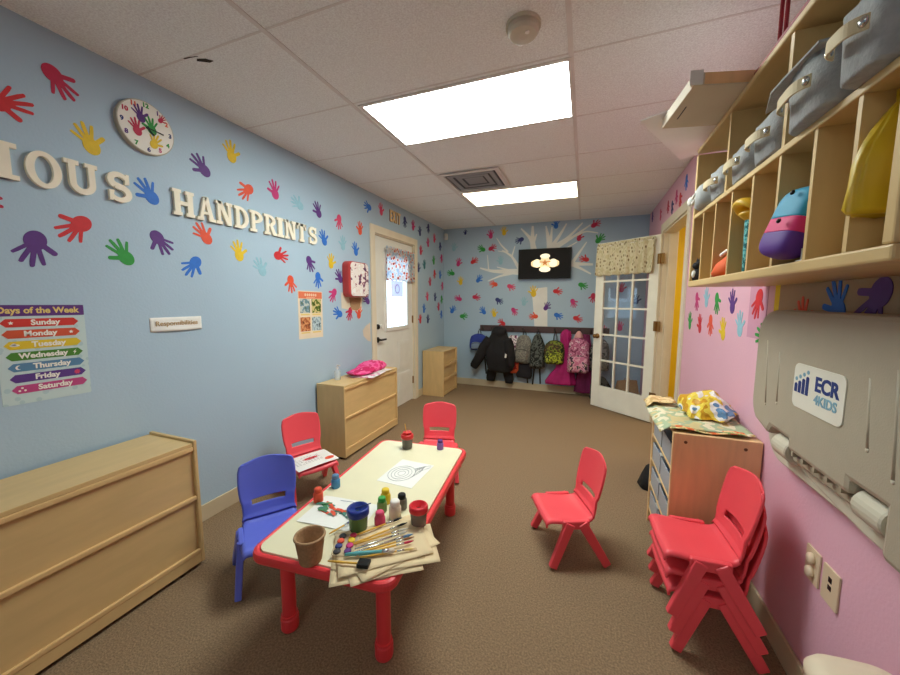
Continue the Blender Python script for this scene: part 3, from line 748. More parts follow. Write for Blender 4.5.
# ------------------------------------------------------------------ things on the left wall
def arc(cx, cy, rx, ry, a0, a1, n=14):
    return [(cx+rx*math.cos(math.radians(a0+(a1-a0)*i/n)), cy+ry*math.sin(math.radians(a0+(a1-a0)*i/n))) for i in range(n+1)]
def letter(ch, d):
    """slab-serif wooden letter, height 1, returns mesh builder and width"""
    b = MB(); w = .24; s = .13
    def bx(x0, x1, y0, y1): b.prism([(x0, y0), (x1, y0), (x1, y1), (x0, y1)], 0, d)
    def ser(x, y, hw=.2): b.prism([(x-hw, y), (x+hw, y), (x+hw, y+s), (x-hw, y+s)], 0.0004, d*.96)
    if ch == 'I': bx(-w/2, w/2, 0, 1); ser(0, 0); ser(0, 1-s); return b, .4
    if ch == 'H':
        for x in (-.27, .27): bx(x-w/2, x+w/2, 0, 1); ser(x, 0, .18); ser(x, 1-s, .18)
        b.prism([(-.27, .42), (.27, .42), (.27, .57), (-.27, .57)], 0.0003, d*.94); return b, .9
    if ch == 'N':
        for x in (-.28, .28): b.prism([(x-.08, 0), (x+.08, 0), (x+.08, 1), (x-.08, 1)], .0002, d*.98)
        ser(-.28, 0, .17); ser(.28, 1-s, .17); bx(-.44, -.15, 1-s, 1)
        b.prism([(-.36, 1), (-.12, 1), (.36, 0), (.12, 0)], 0, d); return b, .9
    if ch == 'T':
        bx(-w/2, w/2, 0, 1); ser(0, 0); bx(-.38, .38, 1-.15, 1); bx(-.38, -.28, .68, 1); bx(.28, .38, .68, 1); return b, .76
    if ch == 'A':
        b.prism([(-.36, 0), (-.2, 0), (.03, .98), (-.09, 1)], 0, d); b.prism([(.15, 0), (.37, 0), (.11, 1), (-.09, 1)], 0, d)
        b.prism([(-.2, .26), (.2, .26), (.15, .38), (-.15, .38)], .0003, d*.94); ser(-.29, 0, .15); ser(.27, 0, .17); return b, .86
    if ch in 'DPR':
        bx(-.3, -.1, 0, 1); 
        if ch == 'D':
            ser(-.22, 0, .16); ser(-.22, 1-s, .16)
            b.strip(arc(-.1, .5, .5, .5, 90, -90), arc(-.1, .5, .29, .36, 90, -90), 0, d); return b, .78
        ser(-.2, 0, .2); ser(-.26, 1-s, .14)
        b.strip(arc(-.1, .71, .46, .29, 90, -90), arc(-.1, .71, .24, .16, 90, -90), 0, d)
        if ch == 'R': b.prism([(-.05, .44), (.17, .46), (.42, 0), (.17, 0)], 0, d); ser(.32, 0, .12)
        return b, .78 if ch == 'P' else .84
    if ch == 'O':
        b.strip(ellipse(0, .5, .46, .53, 36), ellipse(0, .5, .24, .39, 36), 0, d, True); return b, .92
    if ch == 'U':
        path = [(-.26, 1), (-.26, .6)]+arc(0, .33, .26, .25, 180, 360, 16)+[(.26, .6), (.26, 1)]
        b.band(path, .18, 0, d); ser(-.26, 1-s, .19); ser(.26, 1-s, .17); return b, .86
    if ch == 'S':
        path = arc(0, .72, .24, .20, 25, 240, 16)+arc(0, .29, .26, .22, 65, -155, 16)
        ws = [.13+.07*math.sin(PI*i/(len(path)-1)) for i in range(len(path))]
        b.band(path[:17], ws[:17], 0, d); b.band(path[16:], ws[16:], .0003, d*.98); b.prism([(.16, .62), (.3, .64), (.3, .98), (.21, .98)], .0004, d*.95); b.prism([(-.3, .02), (-.21, .02), (-.15, .37), (-.3, .36)], .0004, d*.95)
        return b, .74
WORD = [('I', 0.722, 1.9255, 0.1, 'pale wooden letter I at the start, cut by the photo edge'),
        ('O', 0.846, 1.9225, 0.108, 'pale wooden letter O of the cut-off word'),
        ('U', 0.969, 1.9265, 0.112, 'pale wooden letter U of the cut-off word'),
        ('S', 1.1065, 1.9275, 0.104, 'pale wooden letter S ending the cut-off word'),
        ('H', 1.4065, 1.9245, 0.116, 'pale wooden letter H starting the long word'),
        ('A', 1.535, 1.9235, 0.108, 'pale wooden letter A of the long word'),
        ('N', 1.6505, 1.923, 0.112, 'pale wooden letter N between the letters A and D'),
        ('D', 1.77, 1.922, 0.104, 'pale wooden letter D of the long word'),
        ('P', 1.8875, 1.921, 0.106, 'pale wooden letter P of the long word'),
        ('R', 2.002, 1.9205, 0.11, 'pale wooden letter R of the long word'),
        ('I', 2.0925, 1.9195, 0.062, 'pale wooden letter I between the letters R and N'),
        ('N', 2.192, 1.919, 0.114, 'pale wooden letter N between the letters I and T'),
        ('T', 2.3095, 1.9185, 0.1, 'pale wooden letter T of the long word'),
        ('S', 2.435, 1.9175, 0.1, 'pale wooden letter S ending the long word')]
for ch, a, z, wid, lab in WORD:
    b, wd = letter(ch, .018)
    h = .142
    bmesh.ops.scale(b.bm, vec=(wid/wd, h, 1), verts=b.bm.verts[:]); bmesh.ops.translate(b.bm, vec=(0, -h/2, 0), verts=b.bm.verts[:])
    o = obj('wall_letter', b, M['woodletter']); o.matrix_world = wallM('L', a, z, .0005)
    tag(o, lab, 'letter', 'wooden letters on the blue wall')

# clock
t = thing('wall_clock', 'round white wall clock printed with coloured handprints', 'clock', Mx=wallM('L', 1.245, 2.262, 0))
obj('case', MB().lathe([(.130, 0), (.130, .020), (.128, .024), (.124, .023)], seg=40), pm('clock_rim', (196, 188, 168), .4), t)
obj('dial', MB().lathe([(.1245, .022), (.1245, .0250)], seg=40), M['wt'] if 'wt' in M else HM['wt'], t)
for i in range(12):
    a = PI/2-2*PI*(i+1)/12
    textobj('numeral', str(i+1), .030, HM[['purple', 'orange', 'dark', 'green', 'magenta', 'dark', 'green', 'purple', 'dark', 'crimson', 'orange', 'green'][i]], t, (.108*math.cos(a), .108*math.sin(a), .0256), bold=.0012, depth=.0006)
for c_, x, y, an, s in (('purple', -.028, .052, 15, .62), ('crimson', -.048, -.02, 12, .62), ('green', .02, .012, 8, .66), ('yellow', .03, -.06, -20, .6), ('crimson', .07, .07, -35, .35)):
    o = obj('printed_hand', MB().prism(hand_outline(c_ == 'green'), 0, .0008), HM[c_], t, loc=(x, y, .0256))
    o.rotation_euler = (0, 0, math.radians(an)); o.scale = (s*1.0, s*1.0, 1)
obj('clock_hands', MB().bar((0, 0, .029), (.075, -.006, .029), .005, .0015).bar((0, 0, .030), (.028, -.03, .030), .007, .0015).cyl((0, 0, .026), (0, 0, .032), .006), M['blackp'], t)

# days of the week chart
t = thing('days_chart', 'pale chart of seven coloured day banners under a purple heading', 'poster', Mx=wallM('L', .793, 1.147, 0, math.radians(-.5)))
obj('sheet', MB().prism(rrect(.274, .412, .004), 0, .0015), pattern('pale_star_sheet', [(178, 202, 206), (196, 214, 214)], 30, 'dots', pos=[0, .3]), t)
hd = obj('heading', MB().prism(rrect(.272, .046, .003), .0015, .0022), HM['plum'], t, loc=(0, .183, 0))
textobj('heading_text', 'Days of the Week', .036, HM['gold'], t, (-.006, .183, .0024), bold=.0011, sx=.92)
DAYS = [('Sunday', (206, 52, 44), 'star', -1), ('Monday', (208, 84, 52), 'star', 1), ('Tuesday', (222, 190, 44), 'cloud', -1), ('Wednesday', (72, 128, 42), 'bolt', 1),
        ('Thursday', (88, 132, 166), 'moon', -1), ('Friday', (92, 58, 134), 'flower', 1), ('Saturday', (190, 72, 128), 'dots', -1)]
for i, (dn, cc, ic, sd) in enumerate(DAYS):
    y = .132-.0462*i; W_ = .236; hh = .034
    bn = obj('day_banner', MB().prism([(-W_/2, 0), (-W_/2+.016, hh/2), (W_/2-.016, hh/2), (W_/2, 0), (W_/2-.016, -hh/2), (-W_/2+.016, -hh/2)], .0015, .0024), pm('banner_'+dn.lower(), cc, .6), t, loc=(-.004+.002*i, y, 0))
    textobj('day_name', dn, .031, HM['wt'], bn, (.012 if sd < 0 else -.008, 0, .0026), bold=.0011, sx=1.0)
    x = .088*sd
    b = MB()
    if ic == 'star': b.prism(star(0, 0, .008, .004, 5), 0, .0006)
    elif ic == 'cloud': b.prism(ellipse(0, 0, .014, .005), 0, .0006).prism(ellipse(-.002, .004, .007, .005), 0, .0006)
    elif ic == 'bolt': b.prism([(-.002, -.011), (.008, .002), (.003, .003), (.007, .011), (-.004, 0), (.001, -.001)], 0, .0006)
    elif ic == 'moon': b.strip(arc(0, 0, .009, .009, 60, 300), arc(.003, 0, .006, .007, 60, 300), 0, .0006)
    elif ic == 'flower': b.prism(star(0, 0, .012, .008, 7), 0, .0006)
    else:
        for px_, py_ in ((0, .006), (-.008, -.005), (.008, -.005)): b.prism(ellipse(px_, py_, .004, .004, 10), 0, .0006)
    obj('icon', b, HM['pink'] if ic == 'flower' else HM['wt'], bn, loc=(x, 0, .0024))

# paper strip sign
t = thing('paper_sign', 'small white paper strip with faded tan lettering', 'sign', Mx=wallM('L', 1.330, 1.240, 0))
def fs(u, v): return ((u-.5)*.275, (v-.5)*.078, .002+.010*math.sin(PI*u)*(1-v)**2)
obj('strip', MB().grid(24, 6, fs), M['paper'], t, smooth=True, solid=.0008)
textobj('lettering', 'Responsibilities', .037, HM['tangold'], t, (0, .004, .0065), bold=.0004, sx=.98)

# four-picture poster
t = thing('picture_poster', 'small orange-headed poster with four pictures, before the wall box', 'poster', Mx=wallM('L', 2.393, 1.252, 0, math.radians(-.8)))
obj('sheet', MB().prism(rrect(.285, .40, .004), 0, .0012), pm('cream_poster', (232, 214, 186), .6), t)
obj('heading', MB().prism(rrect(.272, .056, .003), .0012, .0018), pm('orange_heading', (226, 120, 84), .6), t, loc=(0, .165, 0))
b = MB()
for x in (-.06, -.035, -.012, .012, .036, .06): b.prism(ellipse(x, .168, .010, .012, 10), .0018, .0022)
b.prism([(-.05, .144), (.05, .144), (.05, .148), (-.05, .148)], .0018, .0022)
obj('heading_marks', b, HM['peach'], t)
pics = [(-.066, .075, [(190, 196, 190), (110, 140, 150), (90, 110, 80)]), (.066, .075, [(206, 190, 130), (90, 110, 40), (50, 60, 30)]),
        (-.066, -.078, [(214, 150, 100), (170, 96, 60), (90, 60, 40)]), (.066, -.078, [(190, 206, 210), (150, 170, 176), (40, 40, 44)])]
for i, (x, y, cc) in enumerate(pics):
    obj('picture', MB().prism(rrect(.112, .118, .003), .0012, .0018), pattern('picture_print', cc, 26+5*i, 'noise', pos=[0, .48, .62]), t, loc=(x, y, 0))
    obj('caption', MB().prism(rrect(.10, .012, .003), .0012, .0018), HM['gold'], t, loc=(x, y-.072, 0))

# wall box
t = thing('wall_box', 'white-fronted wall box with red sides and dark scribbled print', 'box', Mx=wallM('L', 2.985, 1.578, 0))
obj('case', MB().prism(rrect(.33, .345, .05), 0, .085), pm('box_red', (186, 62, 60), .4), t, bevel=.014)
obj('front', MB().prism(rrect(.29, .325, .04), .085, .092), pattern('scribble_print', [(96, 66, 96), (170, 110, 120), (236, 226, 220), (226, 204, 196), (240, 236, 232)], 16, 'noise', pos=[0, .37, .41, .56, .60]), t, bevel=.006)
# EXIT letters
t = thing('exit_letters', 'tan and dark letters spelling EXIT above the exit door', 'sign', Mx=wallM('L', 3.845, 2.363, 0))
for i, ch in enumerate('EXIT'):
    p = textobj('letter', ch, .175, pm('exit_wood_%d' % i, (240, 206, 150), .5), t, (-.092+.068*i-(.008 if i > 2 else 0), 0, .007), bold=.006, depth=.004, sx=.50)
    textobj('letter_backing', ch, .175, HM['brown'], p, (-.008, -.002, -.0055), bold=.008, depth=.002, sx=.50)  # dark brown backing letter behind each tan one

# ------------------------------------------------------------------ back wall
t = thing('television', 'flat black television on the back wall showing a cream flower shape', 'television', Mx=wallM('B', -.578, 1.915, 0))
obj('mount', MB().box(-.15, .15, -.1, .1, 0, .03), M['blackp'], t)
obj('casing', MB().box(-.375, .375, -.218, .218, .03, .075), M['blackp'], t, bevel=.006)
sc_ = obj('screen', MB().box(-.36, .36, -.198, .206, .075, .0765), emit('dark_screen', (20, 18, 17), .5), t)
b = MB()
fl = []
for i in range(96):
    a = 2*PI*i/96
    lob = .092+.030*math.cos(4*a)+(.018 if abs(math.cos(a)) > .8 else 0)
    fl.append((lob*1.42*math.cos(a), lob*.98*math.sin(a)-(.02 if math.sin(a) < 0 and abs(math.cos(a)) > .6 else 0)))
b.prism(fl, .0766, .0770)
pet = emit('petal_glow', (250, 226, 178), .55)
fo = obj('screen_flower', b, pet, t, loc=(.012, .012, 0))
obj('flower_lobe', MB().prism(ellipse(0, .095, .070, .034, 20), .0768, .0771).prism(ellipse(-.115, -.005, .056, .058, 20), .0768, .0771).prism(ellipse(.115, -.005, .056, .058, 20), .0768, .0771).prism(ellipse(0, -.095, .080, .040, 20), .0768, .0771), emit('lobe_glow', (255, 244, 214), .75), fo)
obj('flower_core', MB().prism(star(0, 0, .058, .022, 5), .0772, .0774).prism(ellipse(-.062, .012, .022, .008, 14), .0772, .0774).prism(ellipse(.062, .012, .022, .008, 14), .0772, .0774), emit('core_glow', (196, 130, 70), .5), fo)

t = thing('coat_rail', 'long dark wooden coat rail under the painted tree', 'coat rail', Mx=wallM('B', -.62, .942, 0))
obj('board', MB().box(-.93, .96, -.048, .048, 0, .02), M['darkwood'], t, bevel=.003)
HOOKS = [-1.50, -1.36, -1.20, -1.02, -.87, -.64, -.40, -.235, -.06, .10, .24]
for hx_ in HOOKS:
    x = hx_+.62
    obj('hook', MB().box(x-.011, x+.011, -.035, .035, .02, .024).tube([(x, .02, .022), (x, .022, .05), (x, .035, .062)], .0045, 8).tube([(x, -.015, .022), (x, -.03, .04), (x, -.022, .055), (x, -.006, .060)], .0045, 8), M['steel'], t)

def blob(name, label, cat, mat_, secs, e=2.4, fold=0.0, k=7, seed=0, crumple=0, fr=9, group='bags and coats on the rail', seg=36):
    z0 = min(s[0] for s in secs)
    t = thing(name, label, cat, (secs[0][1], secs[0][2], z0), group=group)
    b = MB().loft(secs, seg, e, fold, k, seed)
    if crumple:
        bmesh.ops.subdivide_edges(b.bm, edges=b.bm.edges[:], cuts=1, use_grid_fill=True)
        b.crumple(crumple, fr, seed)
    obj('body', b, mat_, t, smooth=True, world=True)
    return t
WY = YB-.03
def loop(t, x, z0, z1, w=.03, y=WY-.035, m='black', r=.007):
    pts = [(x-w, y, z0), (x-w*.8, y, (z0+z1)/2), (x, y-.005, z1), (x+w*.8, y, (z0+z1)/2), (x+w, y, z0)]
    obj('hang_loop', MB().tube(pts, r, 8), M[m], t, smooth=True, world=True)
def pack(label, mat_, x, z0, z1, hw, dp, hook_z=.93, pocket=None, strap=None, m_loop='black', e=3.2, taper=.82, cr=.012, seed=1, tilt=0, fwd=0):
    y = WY-dp/2-.01-fwd; H_ = z1-z0
    secs = [(z0, x, y, hw*.82, dp*.36), (z0+.02, x, y, hw*.97, dp*.48), (z0+H_*.3, x+tilt*.3, y, hw, dp*.5), (z0+H_*.62, x+tilt*.62, y, hw*.97, dp*.47), (z0+H_*.85, x+tilt*.85, y, hw*taper, dp*.4), (z0+H_*.96, x+tilt, y+.01, hw*taper*.66, dp*.28), (z1, x+tilt, y+.015, hw*taper*.3, dp*.14)]
    t = blob('backpack', label, 'backpack', mat_, secs, e, .012, 5, seed, cr, 8)
    if pocket:
        zp0, zp1, pw, m2 = pocket
        b = MB().loft([(zp0, x, y-dp*.42, pw*.9, dp*.2), (zp0+.02, x, y-dp*.45, pw, dp*.24), ((zp0+zp1)/2, x, y-dp*.46, pw, dp*.25), (zp1-.02, x, y-dp*.42, pw*.95, dp*.2), (zp1, x, y-dp*.38, pw*.7, dp*.12)], 28, 3.2)
        b.crumple(.006, 10, seed)
        obj('front_pocket', b, m2, t, smooth=True, world=True)
        obj('zip', MB().tube([(x-pw*.95, y-dp*.55, zp1-.035), (x-pw*.5, y-dp*.64, zp1-.012), (x, y-dp*.66, zp1-.008), (x+pw*.5, y-dp*.64, zp1-.012), (x+pw*.95, y-dp*.55, zp1-.035)], .004, 6), M['black'], t, world=True)
    loop(t, x+tilt, z1-.02, max(hook_z, z1+.02), .025, WY-.03, m_loop)
    if strap:
        for sx, zb in strap:
            obj('strap', MB().bar((sx, WY-.02, zb), (sx*.6+x*.4, WY-.02, z0+.06), .022, .004, up=(0, 1, 0)), M['black'], t, world=True)
    return t
camo_grey = pattern('grey_marl', [(112, 110, 104), (142, 138, 128), (96, 94, 92)], 40, 'noise', bump=(30, .004))
camo_dark = pattern('dark_camouflage', [(36, 38, 36), (92, 96, 90), (44, 46, 44), (120, 120, 112)], 17, 'noise')
camo_green = pattern('green_camouflage', [(40, 48, 30), (120, 130, 50), (84, 66, 46), (52, 62, 36), (130, 90, 60)], 13, 'noise')
lime = pattern('lime_print', [(96, 100, 40), (176, 186, 56), (60, 66, 36), (190, 196, 80)], 16, 'noise')
pinkcamo = pattern('pink_unicorn_print', [(130, 60, 90), (204, 130, 158), (170, 92, 124), (222, 184, 196), (100, 56, 84)], 15, 'noise')
pinkpk = pattern('pink_pocket_print', [(206, 120, 150), (226, 170, 186), (80, 60, 76), (216, 190, 170)], 17, 'noise')
navyb = pm('blue_bag_cloth', (44, 60, 140), .8, (12, .15), (40, .004))
pack('blue kids backpack hanging nearest the low cabinet corner', navyb, -1.545, .60, .855, .135, .15, pocket=(.62, .73, .10, pm('blue_grey_cloth', (116, 130, 150), .8)), strap=[(-1.43, .21)], seed=2)
blob('pouch', 'lime green pouch half hidden behind the black coat sleeve', 'pouch', lime, [(.56, -1.41, WY-.13, .05, .02), (.60, -1.40, WY-.14, .075, .03), (.69, -1.38, WY-.14, .08, .03), (.76, -1.36, WY-.12, .05, .02)], 2.6, 0, 5, 1, .01)
# black coat with sleeves
yc = WY-.185
t = blob('black_coat', 'puffy black winter coat hanging with one sleeve out', 'coat', M['black'], [(.30, -1.17, yc, .16, .07), (.34, -1.17, yc, .20, .09), (.45, -1.18, yc, .215, .10), (.60, -1.19, yc, .205, .10), (.72, -1.20, yc, .185, .095), (.80, -1.20, yc, .15, .085), (.86, -1.20, yc, .115, .08), (.94, -1.20, yc+.01, .105, .075), (.98, -1.20, yc+.03, .07, .05)], 2.3, .05, 6, 3, .022, 7)
for nm_, pts, rr in (('sleeve', [(-1.33, yc, .80), (-1.42, yc-.02, .66), (-1.50, yc-.02, .50), (-1.575, yc, .37), (-1.595, yc, .33)], [.075, .08, .075, .062, .045]),
                     ('sleeve', [(-1.07, yc-.02, .80), (-1.03, yc-.04, .68), (-1.01, yc-.05, .54), (-1.01, yc-.04, .42), (-1.015, yc-.03, .38)], [.07, .078, .075, .062, .05])):
    b = MB().tube(pts, rr, 14); bmesh.ops.subdivide_edges(b.bm, edges=b.bm.edges[:], cuts=2, use_grid_fill=True); b.crumple(.018, 9, 5)
    obj(nm_, b, M['black'], t, smooth=True, world=True)
obj('hood', MB().sphere((-1.20, yc-.03, .90), (.11, .07, .085), 18).crumple(.02, 10, 3), M['black'], t, smooth=True, world=True)
obj('white_label', MB().prism([(-.015, -.03), (.012, -.03), (.018, .02), (-.006, .03)], 0, .002, Matrix.Translation((-1.065, yc-.118, .565)) @ Matrix.Rotation(PI/2, 4, 'X')), HM['wt'], t, world=True)
ys_ = WY-.055
t = thing('snow_trousers', 'black padded snow trousers hanging below the black coat', 'trousers', (-1.2, ys_, .11), group='bags and coats on the rail')
b = MB().loft([(.26, -1.2, ys_, .17, .04), (.40, -1.2, ys_, .17, .035), (.88, -1.2, ys_+.01, .10, .02)], 24, 2.6, .03, 5); obj('waist', b, M['black'], t, smooth=True, world=True)
for s, x in ((-1, -1.325), (1, -1.075)):
    b = MB().loft([(.11 if s < 0 else .10, x+s*.02, ys_, .06, .04), (.16, x+s*.02, ys_, .072, .045), (.28, x, ys_, .08, .045), (.36, x-s*.02, ys_, .07, .035)], 20, 2.4, .02, 4, s); b.crumple(.012, 10, s)
    obj('trouser_leg', b, M['black'], t, smooth=True, world=True)
blob('patterned_bag', 'white and plum patterned bag behind the black coat', 'bag', pattern('white_plum_print', [(120, 60, 96), (236, 226, 230), (150, 140, 150), (244, 240, 240)], 18, 'noise'), [(.60, -1.0, WY-.09, .07, .03), (.64, -1.0, WY-.09, .09, .04), (.78, -1.0, WY-.09, .085, .04), (.85, -.99, WY-.07, .05, .02)], 2.6, .02, 5, 2, .01)
blob('orange_bag', 'red and orange bag edge showing beside the black coat', 'bag', pattern('red_orange_cloth', [(150, 40, 40), (214, 96, 60), (196, 50, 44)], 9, 'noise'), [(.27, -.99, WY-.07, .05, .03), (.32, -.98, WY-.07, .075, .045), (.46, -.975, WY-.07, .07, .045), (.56, -.98, WY-.06, .035, .02)], 2.4, 0, 5, 2, .006)
pack('grey marl drawstring backpack hanging right of the black coat', camo_grey, -.865, .44, .86, .125, .14, pocket=(.46, .66, .095, camo_grey), strap=[(-.98, .5), (-.775, .115)], seed=4, tilt=.03)
blob('black_bag', 'black bag hanging low under the grey backpack', 'bag', pm('black_bag_cloth', (34, 30, 36), .8), [(.20, -.83, WY-.06, .10, .035), (.24, -.83, WY-.06, .12, .05), (.40, -.83, WY-.05, .12, .04), (.50, -.83, WY-.04, .08, .02)], 2.8, .02, 5, 2, .01)
pack('dark camouflage backpack with two straps dangling', camo_dark, -.63, .37, .88, .115, .15, pocket=(.40, .60, .09, camo_dark), strap=[(-.70, .10), (-.585, .12)], seed=5, e=2.8, taper=.6)
pack('green camouflage backpack with lime front pocket', camo_green, -.385, .46, .80, .145, .17, pocket=(.48, .64, .12, lime), seed=6, taper=.86, fwd=.02)
mag = pm('magenta_cloth', (172, 28, 104), .7, (8, .2), (20, .006))
t = blob('magenta_dress', 'bright magenta hooded dress with a flared skirt', 'dress', mag, [(.16, -.30, WY-.10, .20, .08), (.20, -.30, WY-.10, .20, .085), (.40, -.25, WY-.09, .12, .06), (.62, -.23, WY-.08, .075, .05), (.78, -.235, WY-.08, .075, .05), (.88, -.235, WY-.08, .072, .055), (.945, -.235, WY-.07, .05, .04), (.965, -.235, WY-.06, .02, .02)], 2.2, .09, 7, 1, .012)
t = blob('plum_dress', 'dark plum dress hanging below the pink backpack', 'dress', pm('plum_cloth', (120, 32, 80), .8, (8, .25), (20, .006)), [(.05, .04, WY-.055, .13, .045), (.09, .04, WY-.055, .13, .05), (.3, .04, WY-.05, .11, .045), (.6, .04, WY-.05, .08, .035), (.9, .04, WY-.05, .05, .025)], 2.2, .10, 8, 2, .012)
pack('pink patterned backpack with a dark front pouch', pinkcamo, -.055, .37, .86, .145, .17, pocket=(.39, .63, .12, pinkpk), seed=7, m_loop='strapc', taper=.88, fwd=.10)
blob('pale_hat', 'pale pink knitted hat on the hook above the pink backpack', 'hat', pm('pale_pink_knit', (226, 166, 160), .9), [(.84, -.065, WY-.08, .06, .04), (.88, -.06, WY-.08, .055, .04), (.92, -.06, WY-.07, .035, .03), (.945, -.06, WY-.06, .012, .012)], 2, .04, 6, 1, .005)
pack('grey camouflage backpack seen through the glazed door', pattern('grey_camouflage', [(80, 82, 84), (140, 140, 140), (60, 62, 64), (170, 168, 164)], 14, 'noise'), .22, .40, .84, .13, .15, pocket=(.42, .60, .10, camo_grey), seed=8)
blob('duffel_bag', 'dark duffel bag on the floor behind the glazed door', 'bag', pattern('dark_duffel', [(44, 46, 46), (84, 86, 84), (30, 30, 32)], 12, 'noise'), [(.0, .25, WY-.15, .12, .10), (.02, .25, WY-.15, .135, .12), (.2, .25, WY-.15, .13, .11), (.30, .25, WY-.14, .07, .06), (.32, .25, WY-.14, .03, .03)], 2.8, .02, 5, 3, .012, group='floor bags behind the glazed door')
t = thing('paper_bag', 'brown paper bag on the floor behind the glazed door', 'bag', (.56, 5.10, 0), .3, group='floor bags behind the glazed door')
obj('body', MB().loft([(0, 0, 0, .13, .09), (.02, 0, 0, .135, .095), (.2, 0, 0, .135, .08), (.3, 0, 0, .13, .03), (.33, 0, 0, .128, .012)], 32, 6).crumple(.012, 8), M['kraft'], t, smooth=False)
obj('handle', MB().tube([(-.04, 0, .32), (-.03, 0, .36), (.03, 0, .36), (.04, 0, .32)], .004, 6), M['kraft'], t)
# ------------------------------------------------------------------ cabinets
def back_cabinet(label, y0, y1, xf, ztop, lip, dep=.35):
    """low maple shelf unit against the side wall, its boarded back towards the room"""
    xb = xf-dep; t = thing('toy_cabinet', label, 'cabinet', (xb+dep/2, (y0+y1)/2, 0))
    e = .018
    for (a, b) in ((y0, y0+e), (y1-e, y1)):
        obj('end_panel', MB().box(xb, xf, a, b, .02, ztop), M['woodx'], t, bevel=.004, world=True)
    obj('top', MB().box(xb+.002, xf-.006, y0+e, y1-e, ztop-lip-.018, ztop-lip), M['wood'], t, bevel=.002, world=True)
    obj('back_board', MB().box(xf-.022, xf-.016, y0+e, y1-e, .045, ztop-lip-.018), M['wood'], t, world=True)
    for z in (ztop-lip-.030, ztop*.555, .085):
        obj('rail', MB().box(xf-.016, xf-.001, y0+e, y1-e, z-.011, z+.011), M['woodedge'], t, bevel=.004, world=True)
    obj('kick_board', MB().box(xf-.018, xf-.004, y0+e, y1-e, .022, .074), M['wood'], t, world=True)
    obj('shelf', MB().box(xb, xf-.022, y0+e, y1-e, ztop*.5, ztop*.5+.018).box(xb, xf-.022, y0+e, y1-e, .05, .068), M['wood'], t, world=True)
    obj('foot', MB().box(xb+.02, xf-.05, y0+.01, y0+.05, 0, .02).box(xb+.02, xf-.05, y1-.05, y1-.01, 0, .02), M['blackp'], t, world=True)
    return t
back_cabinet('large low maple cabinet in front of the days chart', -.10, 1.152, -1.808, .672, .012, .35)
back_cabinet('low maple cabinet beside the exit door with pink things on top', 2.405, 3.315, -1.872, .655, .004, .29)
# small open cabinet in the corner
t = thing('shelf_cabinet', 'small maple cabinet with three railed panels in the back corner', 'cabinet', (-2.0, 4.86, 0))
x0, x1, y0, y1, zt = XL+.015, -1.835, 4.575, 5.14, .655
for a, b in ((y0, y0+.018), (y1-.018, y1)): obj('end_panel', MB().box(x0, x1, a, b, 0, zt), M['woodx'], t, bevel=.003, world=True)
obj('top', MB().box(x0, x1-.004, y0+.018, y1-.018, zt-.02, zt-.003), M['wood'], t, world=True)
obj('back_board', MB().box(x1-.034, x1-.028, y0+.018, y1-.018, .03, zt-.02), M['wood'], t, world=True)
for z in (.03, .235, .435): obj('shelf', MB().box(x0+.006, x1-.036, y0+.018, y1-.018, z, z+.016).box(x1-.012, x1, y0+.018, y1-.018, z-.012, z+.03), M['wood'], t, world=True)
obj('divider', MB().box(x0+.006, x1-.16, y0+.018, y1-.018, .05, zt-.02), M['woodx'], t, world=True)
# things on the second cabinet
zc = .652
t = thing('paper_sheets', 'white and pink printed sheets under the pink folded cloth', 'paper', (-1.98, 2.92, zc))
def sheet(w, h, ox, oy, oz, rot, amp, seed=0, n=14):
    def f(u, v):
        x, y = (u-.5)*w, (v-.5)*h; c, s = math.cos(rot), math.sin(rot)
        return (ox+x*c-y*s, oy+x*s+y*c, oz+amp*(noise.noise(Vector((u*3+seed, v*3, seed)))+.6))
    return MB().grid(n, n, f)
obj('sheet', sheet(.22, .34, .03, -.02, 0.001, .15, .005, 2), pattern('pink_white_print', [(240, 236, 236), (226, 130, 170), (238, 226, 230)], 14, 'noise', pos=[0, .55, .66]), t, solid=.001, off=1)
obj('sheet', sheet(.20, .26, .0, .14, .006, -.3, .006, 5), M['paper'], t, solid=.001, off=1)
t = thing('pink_cloth', 'crumpled hot pink cloth bundle on the low cabinet', 'cloth', (-2.02, 2.97, zc+.016))
b = MB().loft([(0, 0, 0, .10, .24), (.02, 0, 0, .115, .27), (.045, .0, .03, .10, .22), (.07, 0, .09, .07, .13), (.08, 0, .10, .03, .06)], 34, 2.6, .05, 5, 2)
bmesh.ops.subdivide_edges(b.bm, edges=b.bm.edges[:], cuts=1, use_grid_fill=True); b.crumple(.022, 11, 4)
for v in b.bm.verts: v.co.z = max(v.co.z, 0)
obj('body', b, pattern('hot_pink_cloth', [(228, 60, 130), (236, 100, 156), (206, 44, 100), (240, 150, 190)], 9, 'noise', bump=(20, .006)), t, smooth=True)
t = thing('clear_bottle', 'small clear pump bottle at the near end of the low cabinet top', 'bottle', (-2.09, 2.60, zc))
cl = sheer('clear_plastic', (220, 228, 232), .4, .1)
obj('body', MB().lathe([(.025, 0), (.028, .006), (.028, .075), (.012, .095), (.011, .102)], seg=20), cl, t, smooth=True)
obj('pump', MB().lathe([(.013, .100), (.013, .115), (.005, .117), (.005, .132)], seg=14).bar((-.004, 0, .135), (.032, 0, .132), .012, .009), sheer('frosted_white', (240, 240, 240), .8), t)

